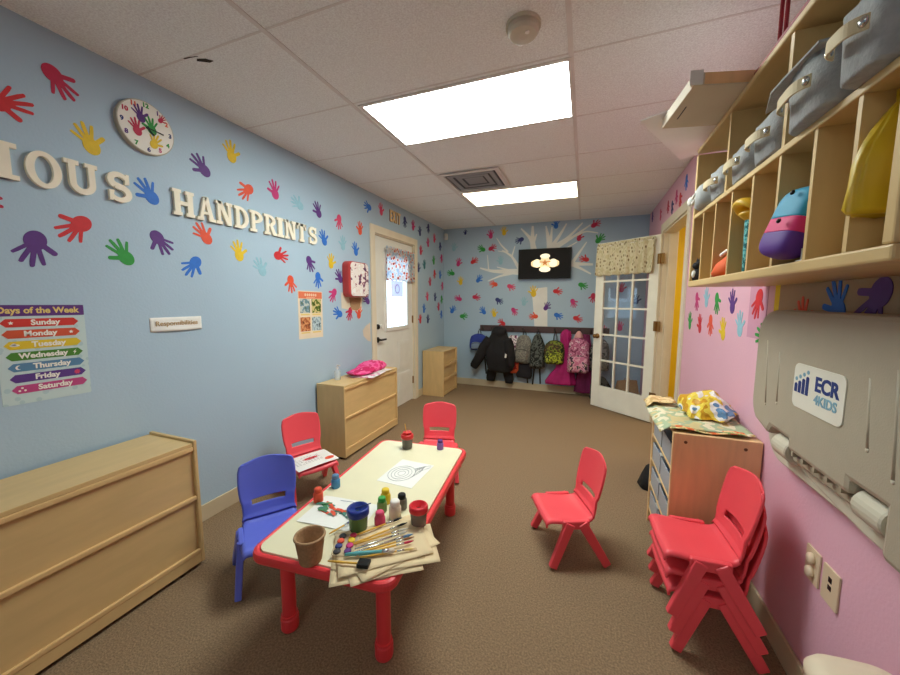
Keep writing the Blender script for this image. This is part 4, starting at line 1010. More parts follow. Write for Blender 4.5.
# ------------------------------------------------------------------ chairs
PROF = [(-.012, .222), (-.010, .236), (.0, .246), (.02, .250), (.06, .247), (.11, .242), (.16, .239), (.20, .240), (.23, .246), (.253, .258), (.268, .277), (.277, .302),
        (.284, .330), (.290, .352), (.297, .385), (.304, .42), (.311, .455), (.318, .49), (.323, .515), (.326, .528), (.328, .534)]
HWID = [.138, .140, .142, .143, .143, .142, .140, .136, .131, .127, .124, .1245, .127, .133, .137, .139, .139, .137, .130, .117, .092]
SEATN = 9
def shell_point(u, jf):
    j = min(int(jf), len(PROF)-2); f = jf-j
    y = PROF[j][0]*(1-f)+PROF[j+1][0]*f; z = PROF[j][1]*(1-f)+PROF[j+1][1]*f; w = HWID[j]*(1-f)+HWID[j+1]*f
    s = u*2-1
    back = max(0, min(1, (jf-8)/4))
    dip = (1-back)*(-.010*(1-s*s))            # hollow seat
    edge = max(0, abs(s)-.86)/.14
    z2 = z+dip-(1-back)*.016*edge*edge
    y2 = y-back*(.024*s*s)
    z2 += .009*max(0, min(1, (jf-14)/6))*(1-s*s)
    return (s*w, y2, z2)
def make_chair(label, mat_, group):
    t = thing('stacking_chair', label, 'chair', group=group)
    n = len(PROF)-1
    def fs_(u, v): return shell_point(u, v*SEATN)
    def fb_(u, v): return shell_point(u, SEATN+v*(n-SEATN))
    obj('seat', MB().grid(25, 28, fs_), mat_, t, smooth=True, solid=.009, off=-1)
    sl0, sl1 = (11.4-SEATN)/(n-SEATN), (12.5-SEATN)/(n-SEATN)
    obj('backrest', MB().grid(29, 45, fb_, lambda u, v: sl0 < v < sl1 and abs(u-.5) < .31), mat_, t, smooth=True, solid=.010, off=-1)
    for s in (-1, 1):
        # flange beside the seat from which the legs spread
        b = MB().box(min(s*.126, s*.150), max(s*.126, s*.150), .075, .215, .198, .243)
        obj('leg_bracket', b, mat_, t, bevel=.006)
        obj('leg', MB().bar((s*.141, .112, .230), (s*.166, .018, .009), .048, .032, .040, .028, up=(1, 0, 0)), mat_, t, bevel=.005)
        obj('leg', MB().bar((s*.141, .176, .230), (s*.168, .306, .011), .050, .032, .042, .028, up=(1, 0, 0)), mat_, t, bevel=.005)
    return t
def face(fx_, fy_): return math.atan2(fx_, -fy_)
CG = 'red stacking chairs'
c0 = make_chair('red plastic child chair standing alone on the open carpet', M['red'], CG)
c0.location = (-.186, 1.907, 0); c0.rotation_euler = (0, 0, face(-.914, -.406))
bpy.context.view_layer.update()
dup(c0, CH_FAR[:2]+(0,), face(*CH_FAR[2:]), 'red plastic child chair at the far short end of the table')
dup(c0, CH_LEFT[:2]+(0,), face(*CH_LEFT[2:]), 'red plastic child chair with a printed paper on its seat')
for k, lab in enumerate(('bottom', 'middle', 'top')):
    dup(c0, (.358-.010*k, 1.66, .072*k), face(-1, -.06), '%s red chair of the stack beside the pink wall' % lab)
cb = make_chair('blue plastic child chair at the long side of the table', M['bluep'], None)
cb.location = (CH_BLUE[0], CH_BLUE[1], 0); cb.rotation_euler = (0, 0, face(*CH_BLUE[2:]))
# printed paper on the chair seat
fx_, fy_ = CH_LEFT[2:]; n_ = math.hypot(fx_, fy_); fx_ /= n_; fy_ /= n_
t = thing('activity_sheet', 'white activity sheet with red heading lying on the red chair seat', 'paper', (CH_LEFT[0]-fx_*.105, CH_LEFT[1]-fy_*.105, .2535), face(fx_, fy_)+.06)
obj('sheet', MB().grid(12, 12, lambda u, v: ((u-.5)*.29, (v-.5)*.225, .004*math.cos((u-.5)*3))), M['paper'], t, solid=.001, off=1)
b = MB()
for i in range(9):
    for j in range(6):
        if random.random() < .8: b.box(-.125+i*.022, -.125+i*.022+.014, -.09+j*.019, -.088+j*.019, .0052, .0058)
obj('text_lines', b, HM['dkgrey'], t)
obj('red_heading', MB().prism(star(0, .078, .06, .045, 11), .0052, .0058), HM['red'], t).scale = (1, .35, 1)
bpy.data.objects[t.children[-1].name].location = (0, .055, 0)
obj('orange_picture', MB().prism(ellipse(.10, -.055, .033, .022), .0040, .0062), HM['orange'], t)

# ------------------------------------------------------------------ table
TX, TY, TR = TAB
t = thing('activity_table', 'low rectangular cream topped table with red rim and legs', 'table', (TX, TY, 0), TR)
TWd, TLn, TH = TABS
obj('rim', MB().strip(rrect(TWd, TLn, .06, 8), rrect(TWd-.05, TLn-.05, .045, 8), TH-.042, TH, True), M['redrim'], t, bevel=.012)
obj('tabletop', MB().prism(rrect(TWd-.05, TLn-.05, .045, 8), TH-.03, TH+.002), M['laminate'], t)
for sx in (-1, 1):
    for sy in (-1, 1):
        x, y = sx*(TWd/2-.09), sy*(TLn/2-.115)
        lg = obj('leg', MB().lathe([(.028, .06), (.028, TH-.03)], (x, y, 0), 24), M['redrim'], t, smooth=False)
        obj('foot_sleeve', MB().lathe([(.026, 0), (.034, .004), (.036, .012), (.036, .056), (.033, .060), (.033, .070), (.03, .071)], (x, y, 0), 24), M['redrim'], lg)
zt = TH+.0022
def onT(label, name, cat, x, y, rot=0, group=None, dz=0):
    r = thing(name, label, cat, (x*1.057, y*1.057, zt+dz*1.05), rot, group); r.scale = (.99, .99, .99); return r
# fibre pot
t = onT('round brown fibre flower pot on the near corner of the table', 'fibre_pot', 'pot', *TP['cup'])
obj('pot', MB().lathe([(.039, 0), (.041, .004), (.054, .096), (.058, .099), (.056, .105), (.050, .105), (.048, .096), (.036, .012), (0, .012)], seg=36), M['kraft'], t, smooth=True)
# no-spill paint cups with lids
def paint_cup(label, cat, xy, lid, paint, s=1.0, brush=False, stub=True):
    t = onT(label, 'paint_cup', cat, *xy, group='lidded paint cups')
    obj('jar', MB().lathe([(.031*s, 0), (.034*s, .004*s), (.038*s, .075*s), (.037*s, .082*s)], seg=28), sheer('paint_jar_'+cat+label[:5], paint, .93, .25), t, smooth=True)
    obj('lid', MB().lathe([(.042*s, .072*s), (.043*s, .074*s), (.043*s, .096*s), (.040*s, .100*s), (.034*s, .101*s), (.033*s, .094*s), (.013*s, .093*s), (.012*s, .078*s), (0, .078*s)], seg=32), lid, t, smooth=True)
    return t
paint_cup('paint cup with a blue lid and green paint, near the fibre pot', 'paint cup', TP['greencup'], pm('blue_lid', (34, 56, 140), .3), (92, 128, 70), 1.08)
obj('stuck_brush', MB().cyl((-.012, .0, .10), (.045, .03, .118), .004, .002, 8), HM['dark'], bpy.data.objects['paint_cup'])
paint_cup('paint cup with a red lid and grey paint at the table edge', 'paint cup', TP['redjar'], pm('red_lid', (214, 40, 50), .3), (112, 96, 88), .96)
t = paint_cup('paint cup with a red lid and a brush standing in it, far table end', 'paint cup', TP['redcup'], pm('red_lid2', (206, 50, 50), .3), (96, 92, 84), .96)
obj('standing_brush', MB().cyl((0, 0, .07), (-.016, .0, .165), .0035, .0025, 8), M['brush'], t)
obj('spout_petals', MB().lathe([(.020, .096), (.030, .112), (.014, .118), (.0, .112)], seg=9), pm('red_lid3', (214, 60, 60), .35), t)
# small paint bottles
def bottle(label, xy, col, body=None, s=1.0, cap=None):
    t = onT(label, 'paint_bottle', 'paint bottle', *xy, group='small paint bottles')
    obj('body', MB().lathe([(.021*s, 0), (.023*s, .003*s), (.023*s, .040*s), (.019*s, .048*s), (.016*s, .050*s)], seg=24), body or HM[col], t, smooth=True)
    obj('cap', MB().lathe([(.018*s, .049*s), (.018*s, .064*s), (.016*s, .068*s), (.010*s, .070*s), (0, .070*s)], seg=20), cap or HM[col], t, smooth=True)
bottle('small pink paint bottle beside the blue-lidded cup', TP['pink'], 'pink', s=1.02)
bottle('small white paint bottle in the cluster on the table', TP['white'], 'wt', pm('milky_bottle', (222, 206, 180), .4), 1.2)
bottle('small yellow paint bottle at the back of the cluster', TP['yellow'], 'yellow', s=1.05)
bottle('small green paint bottle behind the pink one', TP['green'], 'green', pm('olive_bottle', (120, 150, 80), .4), 1.0)
bottle('small black paint bottle behind the white one', TP['black'], 'dkgrey', pm('grey_bottle', (112, 110, 96), .4), 1.05, M['blackp'])
bottle('small orange paint bottle on the long edge near the blue chair', TP['orange'], 'orange', s=1.0)
bottle('small blue paint bottle on the long edge by the red chair', TP['bluej'], 'ltblue', pm('blue_bottle', (70, 140, 190), .4), 1.0, HM['slate'])
bottle('small purple paint bottle at the far end of the table', TP['purple'], 'purple', pm('violet_bottle', (130, 96, 170), .4), .95)
# painted sheet
t = onT('white sheet with green and orange paint strokes', 'painting', 'painting', -.955, 1.175, TR)
obj('sheet', MB().grid(8, 8, lambda u, v: ((u-.5)*.30, (v-.5)*.215, .002*math.sin(u*5)+.002)), M['paper'], t, solid=.0008, off=1)
HM['gteal'] = pm('ink_gteal', (66, 128, 112), .5); HM['leaf'] = pm('ink_leaf', (72, 130, 84), .5); HM['mint'] = pm('ink_mint', (120, 176, 160), .5)
rs = random.Random(5)
for pi_ in range(26):
    f_ = rs.random(); cx_ = -.13+.26*f_; cy_ = .02-.055*f_+rs.uniform(-.028, .028)
    col = rs.choice(['gteal', 'leaf', 'gteal', 'mint']) if not (.2 < f_ < .55 and rs.random() < .65) else 'orange'
    an_ = rs.uniform(-.7, .5); ln_ = rs.uniform(.015, .035)
    b = MB().band([(cx_-ln_*math.cos(an_), cy_-ln_*math.sin(an_)), (cx_, cy_+.004), (cx_+ln_*math.cos(an_), cy_+ln_*math.sin(an_))], [.008, .017, .009], 0, .0008)
    obj('paint_stroke', b, HM[col], t, loc=(0, 0, .0052+.0002*pi_))
obj('pencil_line', MB().band([(-.05, .085), (.02, .088), (.09, .095)], .002, .0055, .006), HM['dark'], t)
# colouring sheet
t = onT('white colouring sheet with a swirling outline drawing', 'colouring_sheet', 'paper', -.855, 1.60, TR-.12)
obj('sheet', MB().grid(8, 8, lambda u, v: ((u-.5)*.215, (v-.5)*.28, .0005+.001*math.sin(v*4))), M['paper'], t, solid=.0008, off=1)
b = MB()
for k in range(4): b.strip(ellipse(-.02, -.02, .075-.018*k, .09-.021*k, 28), ellipse(-.02, -.02, .0725-.018*k, .0875-.021*k, 28), 0, .0006, True)
for k in range(7):
    a = .9+.18*k; b.band([(-.02+.075*math.cos(a-1.2), -.02+.09*math.sin(a-1.2)), (.05+.02*math.cos(k), .02+.012*k), (.07, .07+.006*k)], .0016, 0, .0006)
b.band([(.02, .05), (.06, .10), (.095, .125), (.10, .10), (.06, .03)], .002, 0, .0006)
obj('outline_drawing', b, pm('pencil_grey', (160, 160, 164), .7), t, loc=(0, 0, .0030))
# stack of tan papers at the near corner
pc = Vector((-.664, 1.062))
specs = [(.33, .26, TR+.52, (-.01, -.040), .0), (.33, .24, TR+.72, (.025, -.015), .003), (.34, .23, TR+.50, (.035, .0), .006), (.33, .24, TR+.92, (.015, .01), .009), (.35, .25, TR+.64, (-.01, .0), .012)]
PAPW = ['bottom sheet of the tan paper pile, jutting past the table corner', 'second sheet from the bottom of the tan paper pile', 'middle sheet of the tan paper pile on the table corner', 'second sheet from the top of the tan paper pile', 'top sheet of the tan paper pile, under the brushes']
for i, (w_, h_2, r_, (dx, dy), dz) in enumerate(specs):
    t = onT(PAPW[i], 'tan_paper', 'paper', pc.x+dx, pc.y+dy, r_, 'tan paper pile', dz)
    obj('sheet', MB().grid(14, 14, lambda u, v, i=i: ((u-.5)*w_, (v-.5)*h_2, .0006+.0016*(noise.noise(Vector((u*3, v*3, i)))+.7)*(.3 if i < 4 else .4))), M['newsprint'], t, smooth=True, solid=.0008, off=1)
    obj('printed_mark', MB().prism(rrect(.03, .016, .003), 0, .0005), HM['tangold'], t, loc=(w_*.30, -h_2*.34, .0042 if i == 4 else .003))
zp = .0175
# paint palette blobs
t = onT('small tray of round paint wells in mixed colours', 'paint_palette', 'palette', -.792, 1.0, TR+.3, dz=zp-.001)
obj('tray', MB().prism(rrect(.085, .125, .02), 0, .004), sheer('clear_tray', (226, 206, 170), .55), t, bevel=.001)
for x, y, c_ in ((-.022, .045, 'dkgrey'), (.020, .048, 'crimson'), (-.022, .016, 'orange'), (.020, .018, 'yellow'), (-.022, -.014, 'dark'), (.020, -.012, 'magenta'), (-.02, -.044, 'dkgrey'), (.020, -.042, 'plum')):
    obj('paint_well', MB().lathe([(.013, .004), (.0145, .008), (.012, .011), (.0, .010)], (x, y, 0), 14), HM[c_], t, smooth=True)
def brush(label, p0, p1, r, hm, tipm, fer=True, tipl=.18, z=zp+.006, tw=1.0, foam=False):
    p0, p1 = Vector((*p0, 0)), Vector((*p1, 0)); t = onT(label, 'foam_brush' if foam else 'paintbrush', 'paintbrush', p0.x, p0.y, 0, 'paintbrushes on the paper pile', z)
    d = p1-p0; q = lambda f: d*f
    t0 = 1-tipl
    obj('handle', MB().tube([q(0), q(.25), q(t0-.12)], [r*.6, r, r*.8], 10), hm, t, smooth=True)
    if fer: obj('ferrule', MB().tube([q(t0-.14), q(t0)], [r*.95, r*1.05*tw], 10), M['silver'], t, smooth=True)
    if foam:
        a = math.atan2(d.y, d.x)
        obj('foam_tip', MB().box(0, .045, -.019, .019, -.006, .009, Matrix.Translation(q(t0-.12)) @ Matrix.Rotation(a, 4, 'Z')), tipm, t, bevel=.004)
    else: obj('bristles', MB().tube([q(t0-.01), q((t0+1)/2), q(1)], [r*1.0*tw, r*1.25*tw, r*.3], 10), tipm, t, smooth=True)
br = pm('bristle_brown', (150, 96, 56), .8); bw = pm('bristle_pale', (196, 190, 176), .8)
BR = [((-.775, .998), (-.628, 1.205), .0042, M['brush'], M['black'], 'yellow-handled brush with black bristles, uppermost of the pile'),
      ((-.765, 1.002), (-.605, 1.172), .004, M['brush'], bw, 'slim yellow brush beside the black-bristled one'),
      ((-.740, .985), (-.600, 1.155), .0045, M['silver'], bw, 'silvery grey brush in the middle of the brushes'),
      ((-.735, .972), (-.572, 1.150), .0045, M['silver'], HM['slate'], 'silvery brush with a slate blue tip'),
      ((-.728, .966), (-.560, 1.135), .0040, M['brush'], br, 'yellow brush with brown bristles across the paper'),
      ((-.715, .962), (-.552, 1.112), .0042, M['brush'], HM['crimson'], 'yellow brush with a dark red tip'),
      ((-.700, .960), (-.535, 1.075), .0038, M['brush'], HM['gold'], 'thin all-yellow brush nearest the table edge'),
      ((-.800, 1.030), (-.662, 1.225), .0040, M['brush'], M['black'], 'thin brush lying furthest from the near table edge')]
for i, (a, b_, r, hm, tm, lab) in enumerate(BR): brush(lab, a, b_, r, hm, tm, z=zp+.005+.001*(i % 3))
brush('thick teal-handled brush with a pale wooden end', (-.755, .948), (-.590, 1.035), .0085, M['teal'], M['cardboard'], True, .12, zp+.009)
brush('black foam brush with a short yellow handle', (-.792, .905), (-.640, .945), .0045, M['brush'], M['blackp'], False, .16, zp+.006, foam=True)
brush('brush resting between the fibre pot and the painting', (-.895, 1.035), (-.862, 1.140), .0040, M['brush'], HM['dark'], True, .2, .012)
# ------------------------------------------------------------------ wall cubby
CX, CY0, CY1, CZ0, CZM, CZT = .462, .80, 2.018, 1.443, 1.765, 2.075
t = thing('cubby_unit', 'maple wall cubby of two shelf rows above the changing station', 'cubby shelf', (XR, (CY0+CY1)/2, CZ0))
e = .028
obj('bottom', MB().box(CX, XR, CY0, CY1, CZ0, CZ0+e), M['wood'], t, bevel=.005, world=True)
obj('top', MB().box(CX, XR, CY0, CY1, CZT-.02, CZT), M['wood'], t, bevel=.005, world=True)
obj('shelf', MB().box(CX, XR-.008, CY0+e, CY1-e, CZM-.008, CZM+.010), M['wood'], t, bevel=.003, world=True)
obj('back_panel', MB().box(XR-.008, XR-.001, CY0+e, CY1-e, CZ0+e, CZT-e), M['wood'], t, world=True)
for a, b in ((CY0, CY0+.026), (CY1-.02, CY1)): obj('side_panel', MB().box(CX, XR, a, b, CZ0+e, CZT-e), M['woodx'], t, bevel=.004, world=True)
for y in (1.86, 1.705, 1.54, 1.375, 1.216, 1.061, .925): obj('divider', MB().box(CX+.004, XR-.008, y-.006, y+.006, CZ0+e, CZM-.008), M['woodx'], t, world=True)
for y in (1.611, 1.205): obj('upper_divider', MB().box(CX+.002, XR-.008, y-.008, y+.008, CZM+.010, CZT-e), M['woodx'], t, world=True)
# felt bins
def felt_bin(label, y, zrot=0, xf=.445, w_=.17, h_=.205, lean=0, hl=(.3, .62), hang=0):
    t = thing('felt_bin', label, 'storage bin', (xf, y, CZM+.0105), zrot, 'grey felt bins in the upper cubby row')
    d_ = .255
    # open box: outer and inner loft
    secs = []
    o_ = [(0, d_/2, 0, d_/2*.94, w_/2*.92), (.006, d_/2, 0, d_/2*.97, w_/2*.97), (h_*.5, d_/2, 0, d_/2*1.0, w_/2*1.02), (h_, d_/2+lean, 0, d_/2, w_/2*.98),
          (h_+.001, d_/2+lean, 0, d_/2-.006, w_/2-.006), (h_*.5, d_/2, 0, d_/2-.007, w_/2-.005), (.01, d_/2, 0, d_/2-.012, w_/2-.010)]
    b = MB().loft(o_, 44, 5)
    for v in b.bm.verts:
        v.co += Vector(noise.noise_vector(v.co*9+Vector((y*9, 0, 0))))*.006
        if v.co.z > h_*.6: v.co.z -= .018*max(0, .5-abs(v.co.y)/w_*1.0)*(1 if v.co.x < d_*.3 else .3)
        v.co.z = max(v.co.z, 0)
    obj('body', b, M['felt'], t, smooth=True)
    # slanting handle on the front
    a0, a1 = hl
    P0 = Vector((-.010, -w_*.33, h_*a1)); P1 = Vector((-.010, w_*.33, h_*a0))
    zc_ = h_*(a0+a1)/2; W2 = w_*.34
    path = [(-.006-.022*max(0, 1-(q/W2)**4), q) for q in [W2*(i/8-1) for i in range(17)]]
    b = MB().band(path, .004, zc_-.013, zc_+.013)
    P0.z = P1.z = zc_; P0.x = P1.x = -.008
    obj('handle', b, M['strapc'], t, bevel=.0015)
    for p in (P0, P1): obj('rivet', MB().sphere((p.x-.006, p.y, p.z), (.006, .009, .009), 12), M['chrome'], t, smooth=True)
    return t
BINS = [(.885, .04, .428, .125, .128, 0, (.50, .52), 'grey felt bin nearest the near end of the upper cubby row'), (1.065, -.08, .432, .20, .115, -.01, (.50, .52), 'second grey felt bin in the upper row, lid flap drooping out'),
        (1.300, .04, .452, .165, .115, 0, (.50, .52), 'third grey felt bin in the upper row, at the divider'), (1.490, -.04, .454, .165, .10, 0, (.50, .52), 'fourth grey felt bin in the upper row, small looped handle'),
        (1.705, .05, .454, .155, .11, 0, (.50, .52), 'fifth grey felt bin in the upper row, beside white clip')]
for y, zr, xf, w_, h_, ln, hl, lab in BINS: felt_bin(lab, y, zr, xf, w_, h_, ln, hl)
t = thing('grey_flap', 'stiff grey felt lid sticking out over the second felt bin', 'lid', (.45, 1.10, CZM+.122))
fl_ = MB().prism([(-.018, .135), (-.045, .04), (-.040, -.14), (.12, -.14), (.12, .08), (.008, .10)], 0, .005)
bmesh.ops.subdivide_edges(fl_.bm, edges=fl_.bm.edges[:], cuts=3, use_grid_fill=True)
for v in fl_.bm.verts: v.co.z -= .10*max(0, v.co.y-.02)+.25*max(0, -v.co.x)*.4
obj('panel', fl_, M['felt'], t)
t = thing('white_clip', 'white plastic clip hanger at the far end of the upper cubby row', 'clip', (.455, 1.90, CZM+.012))
b = MB().tube([(-.004, .10, .075), (-.006, .03, .085), (-.004, -.05, .075)], .006, 8).tube([(-.004, .10, .05), (-.006, .03, .06), (-.004, -.05, .05)], .006, 8)
obj('bars', b, M['white'], t, smooth=True)
obj('end_cap', MB().sphere((-.006, .105, .063), (.016, .018, .022), 14), M['white'], t, smooth=True)
obj('bag', MB().loft([(0, .1, -.02, .10, .06), (.02, .1, -.02, .12, .075), (.09, .1, -.02, .115, .07), (.12, .1, -.02, .08, .04)], 26, 3).crumple(.012, 12, 3), pm('grey_white_bag', (168, 168, 166), .7), t, smooth=True)
# lower row contents
zf = CZ0+e+.0005
t = thing('toy_figure', 'small black and white toy animal in the lower cubby row', 'toy', (.478, 1.930, zf))
t.scale = (1.25, 1.25, 1.25)
obj('body', MB().loft([(0, 0, 0, .016, .018), (.02, 0, 0, .018, .02), (.038, 0, 0, .012, .014), (.044, 0, 0, .006, .008)], 18, 2), M['black'], t, smooth=True)
obj('head', MB().sphere((-.004, 0, .052), (.015, .017, .014), 14), M['black'], t, smooth=True)
obj('ear', MB().cyl((0, -.011, .060), (0, -.015, .082), .007, .001, 8).cyl((0, .011, .060), (0, .015, .082), .007, .001, 8), M['black'], t)
obj('white_chest', MB().sphere((-.014, -.004, .022), (.007, .011, .014), 10), M['white'], t, smooth=True)
t = thing('orange_hat', 'small orange child cap with white trim in the lower cubby row', 'cap', (.505, 1.635, zf))
b = MB().loft([(0, 0, 0, .045, .05), (.012, 0, 0, .05, .055), (.045, .006, .0, .046, .050), (.075, .014, .006, .03, .034), (.086, .018, .01, .012, .014)], 24, 2.2).crumple(.008, 18, 2)
for v in b.bm.verts: v.co.z = max(v.co.z, 0)
obj('crown', b, pm('orange_cloth', (226, 92, 34), .7), t, smooth=True)
obj('white_trim', MB().tube([(.05, -.03, .078), (.02, -.02, .094), (-.01, .01, .094), (-.02, .035, .080)], .007, 8), M['white'], t, smooth=True)
t = thing('tall_tumbler', 'teal speckled tall tumbler topped by a yellow ring', 'tumbler', (.50, 1.435, zf))
obj('tube', MB().lathe([(.020, 0), (.023, .004), (.026, .165), (.026, .17)], seg=24), pattern('teal_speckle', [(44, 110, 116), (120, 196, 196), (70, 150, 156)], 60, 'noise'), t, smooth=True)
obj('yellow_ring', MB().tube([(.030*math.cos(a)-.010, .046*math.sin(a)+.008, .198-.026*math.cos(a)) for a in [2*PI*i/28 for i in range(29)]], .012, 10, cap=False, flat=1.5), pm('yellow_plastic', (238, 190, 52), .4), t, smooth=True)
obj('yellow_neck', MB().lathe([(.026, .165), (.04, .182), (.044, .188), (.03, .186), (.0, .172)], seg=24), pm('yellow_plastic2', (230, 176, 44), .4), t, smooth=True)
# lunch case of three colours
Mx_ = Matrix.Translation((.412, 1.142, zf+.026)) @ Matrix.Rotation(math.radians(10), 4, 'Z') @ Matrix.Rotation(math.radians(6), 4, 'X') @ Matrix.Rotation(math.radians(17), 4, 'Y')
t = thing('lunch_case', 'padded case in teal, pink and purple bands leaning out of the lower cubby', 'case', Mx=Mx_)
OUT = []
for a in range(48):
    q = 2*PI*a/48; c_, s_ = math.cos(q), math.sin(q)
    OUT.append((math.copysign(abs(c_)**.62, c_)*.068, .118+math.copysign(abs(s_)**.75, s_)*.118))
def case_band(z0, z1):
    n = 14
    def wid(z):
        s_ = (z-.118)/.118; s_ = max(-.9999, min(.9999, s_))
        return .058*max(.12, (1-abs(s_)**5.0)**.4)
    return MB().loft([(z*.74, .045, 0, .036*max(.3, (1-(abs(z-.118)/.1185)**6)**.4), wid(z)) for z in [z0+(z1-z0)*i/n for i in range(n+1)]], 32, 4)
obj('purple_band', case_band(.001, .080), pm('purple_neoprene', (96, 50, 146), .6), t, smooth=True)
obj('pink_band', case_band(.080, .128), pm('pink_neoprene', (226, 48, 116), .6), t, smooth=True)
obj('teal_band', case_band(.128, .235), pm('teal_neoprene', (52, 154, 190), .6), t, smooth=True)
obj('press_stud', MB().sphere((.0, -.012, .150), (.004, .006, .006), 10).sphere((-.004, -.02, .080), (.004, .006, .006), 10), M['blackp'], t, smooth=True)
t = thing('white_tag', 'small white paper tag lying on the lower cubby edge by the padded case', 'tag', (.475, 1.078, zf))
obj('card', MB().box(-.008, .03, -.012, .02, 0, .002).box(.0, .03, .012, .016, .002, .03), M['paper'], t)
t = thing('yellow_bag', 'thin yellow plastic bag hanging in the nearest lower cubby', 'bag', (.500, .897, CZM-.008))
b = MB().loft([(-.222, 0, 0, .048, .016), (-.212, 0, 0, .052, .020), (-.13, .002, 0, .050, .024), (-.07, .012, .004, .036, .018), (-.025, .02, .010, .016, .010), (0, .02, .016, .012, .006)], 40, 2.4, .05, 6, 1)
bmesh.ops.subdivide_edges(b.bm, edges=b.bm.edges[:], cuts=1, use_grid_fill=True); b.crumple(.008, 26, 6)
for v in b.bm.verts: v.co.z = min(v.co.z, 0); v.co.y = min(v.co.y, .029)
obj('body', b, sheer('yellow_film', (240, 204, 40), .62, .4), t, smooth=True)
# on top of the cubby
zt2 = CZT
t = thing('flat_box', 'flat pale cardboard box lying out over the cubby top', 'box', (.40, 1.60, zt2+.0005))
poly = [(-.134, .129), (-.096, -.168), (.22, -.08), (.20, .20)]
obj('box_base', MB().prism(poly, 0, .040), M['cardboard'], t, bevel=.002)
obj('side_slot', MB().bar((-.085, -.03, -.0004), (-.094, .06, -.0004), .004, .001), HM['dkgrey'], t)
obj('torn_corner', MB().prism([(-.108, -.172), (-.07, -.166), (-.085, -.12)], .002, .046), M['paper'], t)
obj('label_band', MB().bar((-.064, -.1605, .02), (.16, -.0985, .02), .003, .034), M['orangewood'], t)
t = thing('paper_sheet', 'large white sheets hanging out over the cubby top under the flat box', 'paper', (.42, 1.80, zt2+.044))
t['label'] = 'large white sheet jutting out past the flat box on the cubby top'
obj('sheet', MB().prism([(-.236, -.07), (.022, .455), (.14, .38), (.16, -.10), (-.08, -.157)], .0, .004), pm('white_card', (250, 248, 246), .8), t)
t = thing('red_strip', 'dark red strip lying along the front of the cubby top', 'strip', (CX, 1.2, zt2))
obj('strip', MB().bar((.016, -.30, .014), (.022, .32, .014), .012, .027), M['dkred'], t)
for i, y in enumerate((1.657, 1.617)):
    o = obj('red_rod', MB().cyl((.60, y, zt2), (.60, y, ZC-.002), .006, seg=10), M['dkred'], loc=(.60, y, zt2), world=True)
    tag(o, 'thin dark red rod reaching from cubby top to ceiling, %s one' % ('first' if i == 0 else 'second'), 'rod', 'dark red rods above the cubby')

# ------------------------------------------------------------------ changing station
FX = .665
t = thing('changing_station', 'folded taupe plastic baby changing station on the pink wall', 'changing station', (XR, 1.35, .77))
Mf = Matrix(((0, 0, 1, 0), (-1, 0, 0, 0), (0, 1, 0, 0), (0, 0, 0, 1)))   # (a, b, depth) -> world, a = -y
def fromRoom(poly, x0, x1): return MB().prism([(-y, z) for y, z in poly], 0, 1, Matrix(((0, 0, x1-x0, x0), (-1, 0, 0, 0), (0, 1, 0, 0), (0, 0, 0, 1))))
EY0, EY1, EZ0, EZ1 = .78, 1.79, .775, 1.345
def rr(y0, y1, z0, z1, r, n=8): return [(y0+(y1-y0)/2+a, (z0+z1)/2+b) for a, b in rrect(y1-y0, z1-z0, r, n)]
obj('wall_plate', fromRoom(rr(EY0, EY1-.02, EZ0-.01, EZ1-.02, .12), XR-.045, XR-.0014), M['taupel'], t, bevel=.006, world=True)
# shell with two hinge notches in its lower edge
sh = []
r = .125
sh += [(EY1-r+r*math.cos(a), EZ1-r*.8+r*.8*math.sin(a)) for a in [PI/2*i/8 for i in range(9)]]
sh += [(EY0+.1-.1*math.sin(a), EZ1-.1+.1*math.cos(a)) for a in [PI/2*i/6 for i in range(7)]]
sh += [(EY0+.1-.1*math.cos(a), EZ0+.1-.1*math.sin(a)) for a in [PI/2*i/6 for i in range(7)]]
sh += [(1.075, EZ0+.005), (1.075, .905), (1.195, .907), (1.195, .868), (1.50, .872), (1.50, .908), (1.617, .910), (1.640, .875)]
sh += [(EY1-r+r*math.cos(a), .985+r*.9*math.sin(a)) for a in [-PI/4+PI/4*i/4 for i in range(5)]]
obj('shell', fromRoom(sh, FX, XR-.045), M['taupe'], t, bevel=.016, world=True)
for (y0, y1) in ((1.082, 1.188), (1.507, 1.610)):
    obj('hinge_knuckle', MB().cyl((FX+.044, y0, .856), (FX+.044, y1, .856), .043, seg=24), M['taupel'], t, bevel=.008, world=True)
obj('hinge_bar', MB().box(FX+.02, FX+.05, 1.195, 1.50, .835, .862), M['taupeshade'], t, bevel=.006, world=True)
for i in range(5):
    y = 1.23+.06*i
    obj('rib', MB().box(FX+.004, FX+.03, y-.005, y+.005, .860, .876), M['taupeshade'], t, world=True)
obj('lower_tray', fromRoom([(1.60, .845), (1.47, .80), (1.20, .765), (1.10, .762), (1.03, .775), (.85, .80), (.85, .84), (1.5, .86)], FX+.045, XR-.04), M['taupel'], t, bevel=.006, world=True)
for (ya, za, yb, zb) in ((1.696, 1.228, 1.668, .985), (1.600, 1.195, 1.588, 1.01), (1.167, 1.189, 1.147, 1.012), (1.087, 1.224, 1.062, .972), (.97, 1.19, .96, 1.0)):
    obj('groove', MB().tube([(FX+.0045, ya, za), (FX+.0045, (ya+yb)/2, (za+zb)/2), (FX+.0045, yb, zb)], [.006, .0065, .007], 10), M['taupe'], t, smooth=True, world=True)
    obj('groove_end', MB().sphere((FX+.001, yb, zb), (.004, .007, .007), 10), M['taupel'], t, smooth=True, world=True)
lb = obj('brand_label', fromRoom(rr(1.240, 1.488, 1.032, 1.176, .022), FX-.003, FX+.001), pm('label_white', (232, 226, 212), .4), t, bevel=.001, world=True)
nv, lbl = HM['navy'], HM['ltblue']
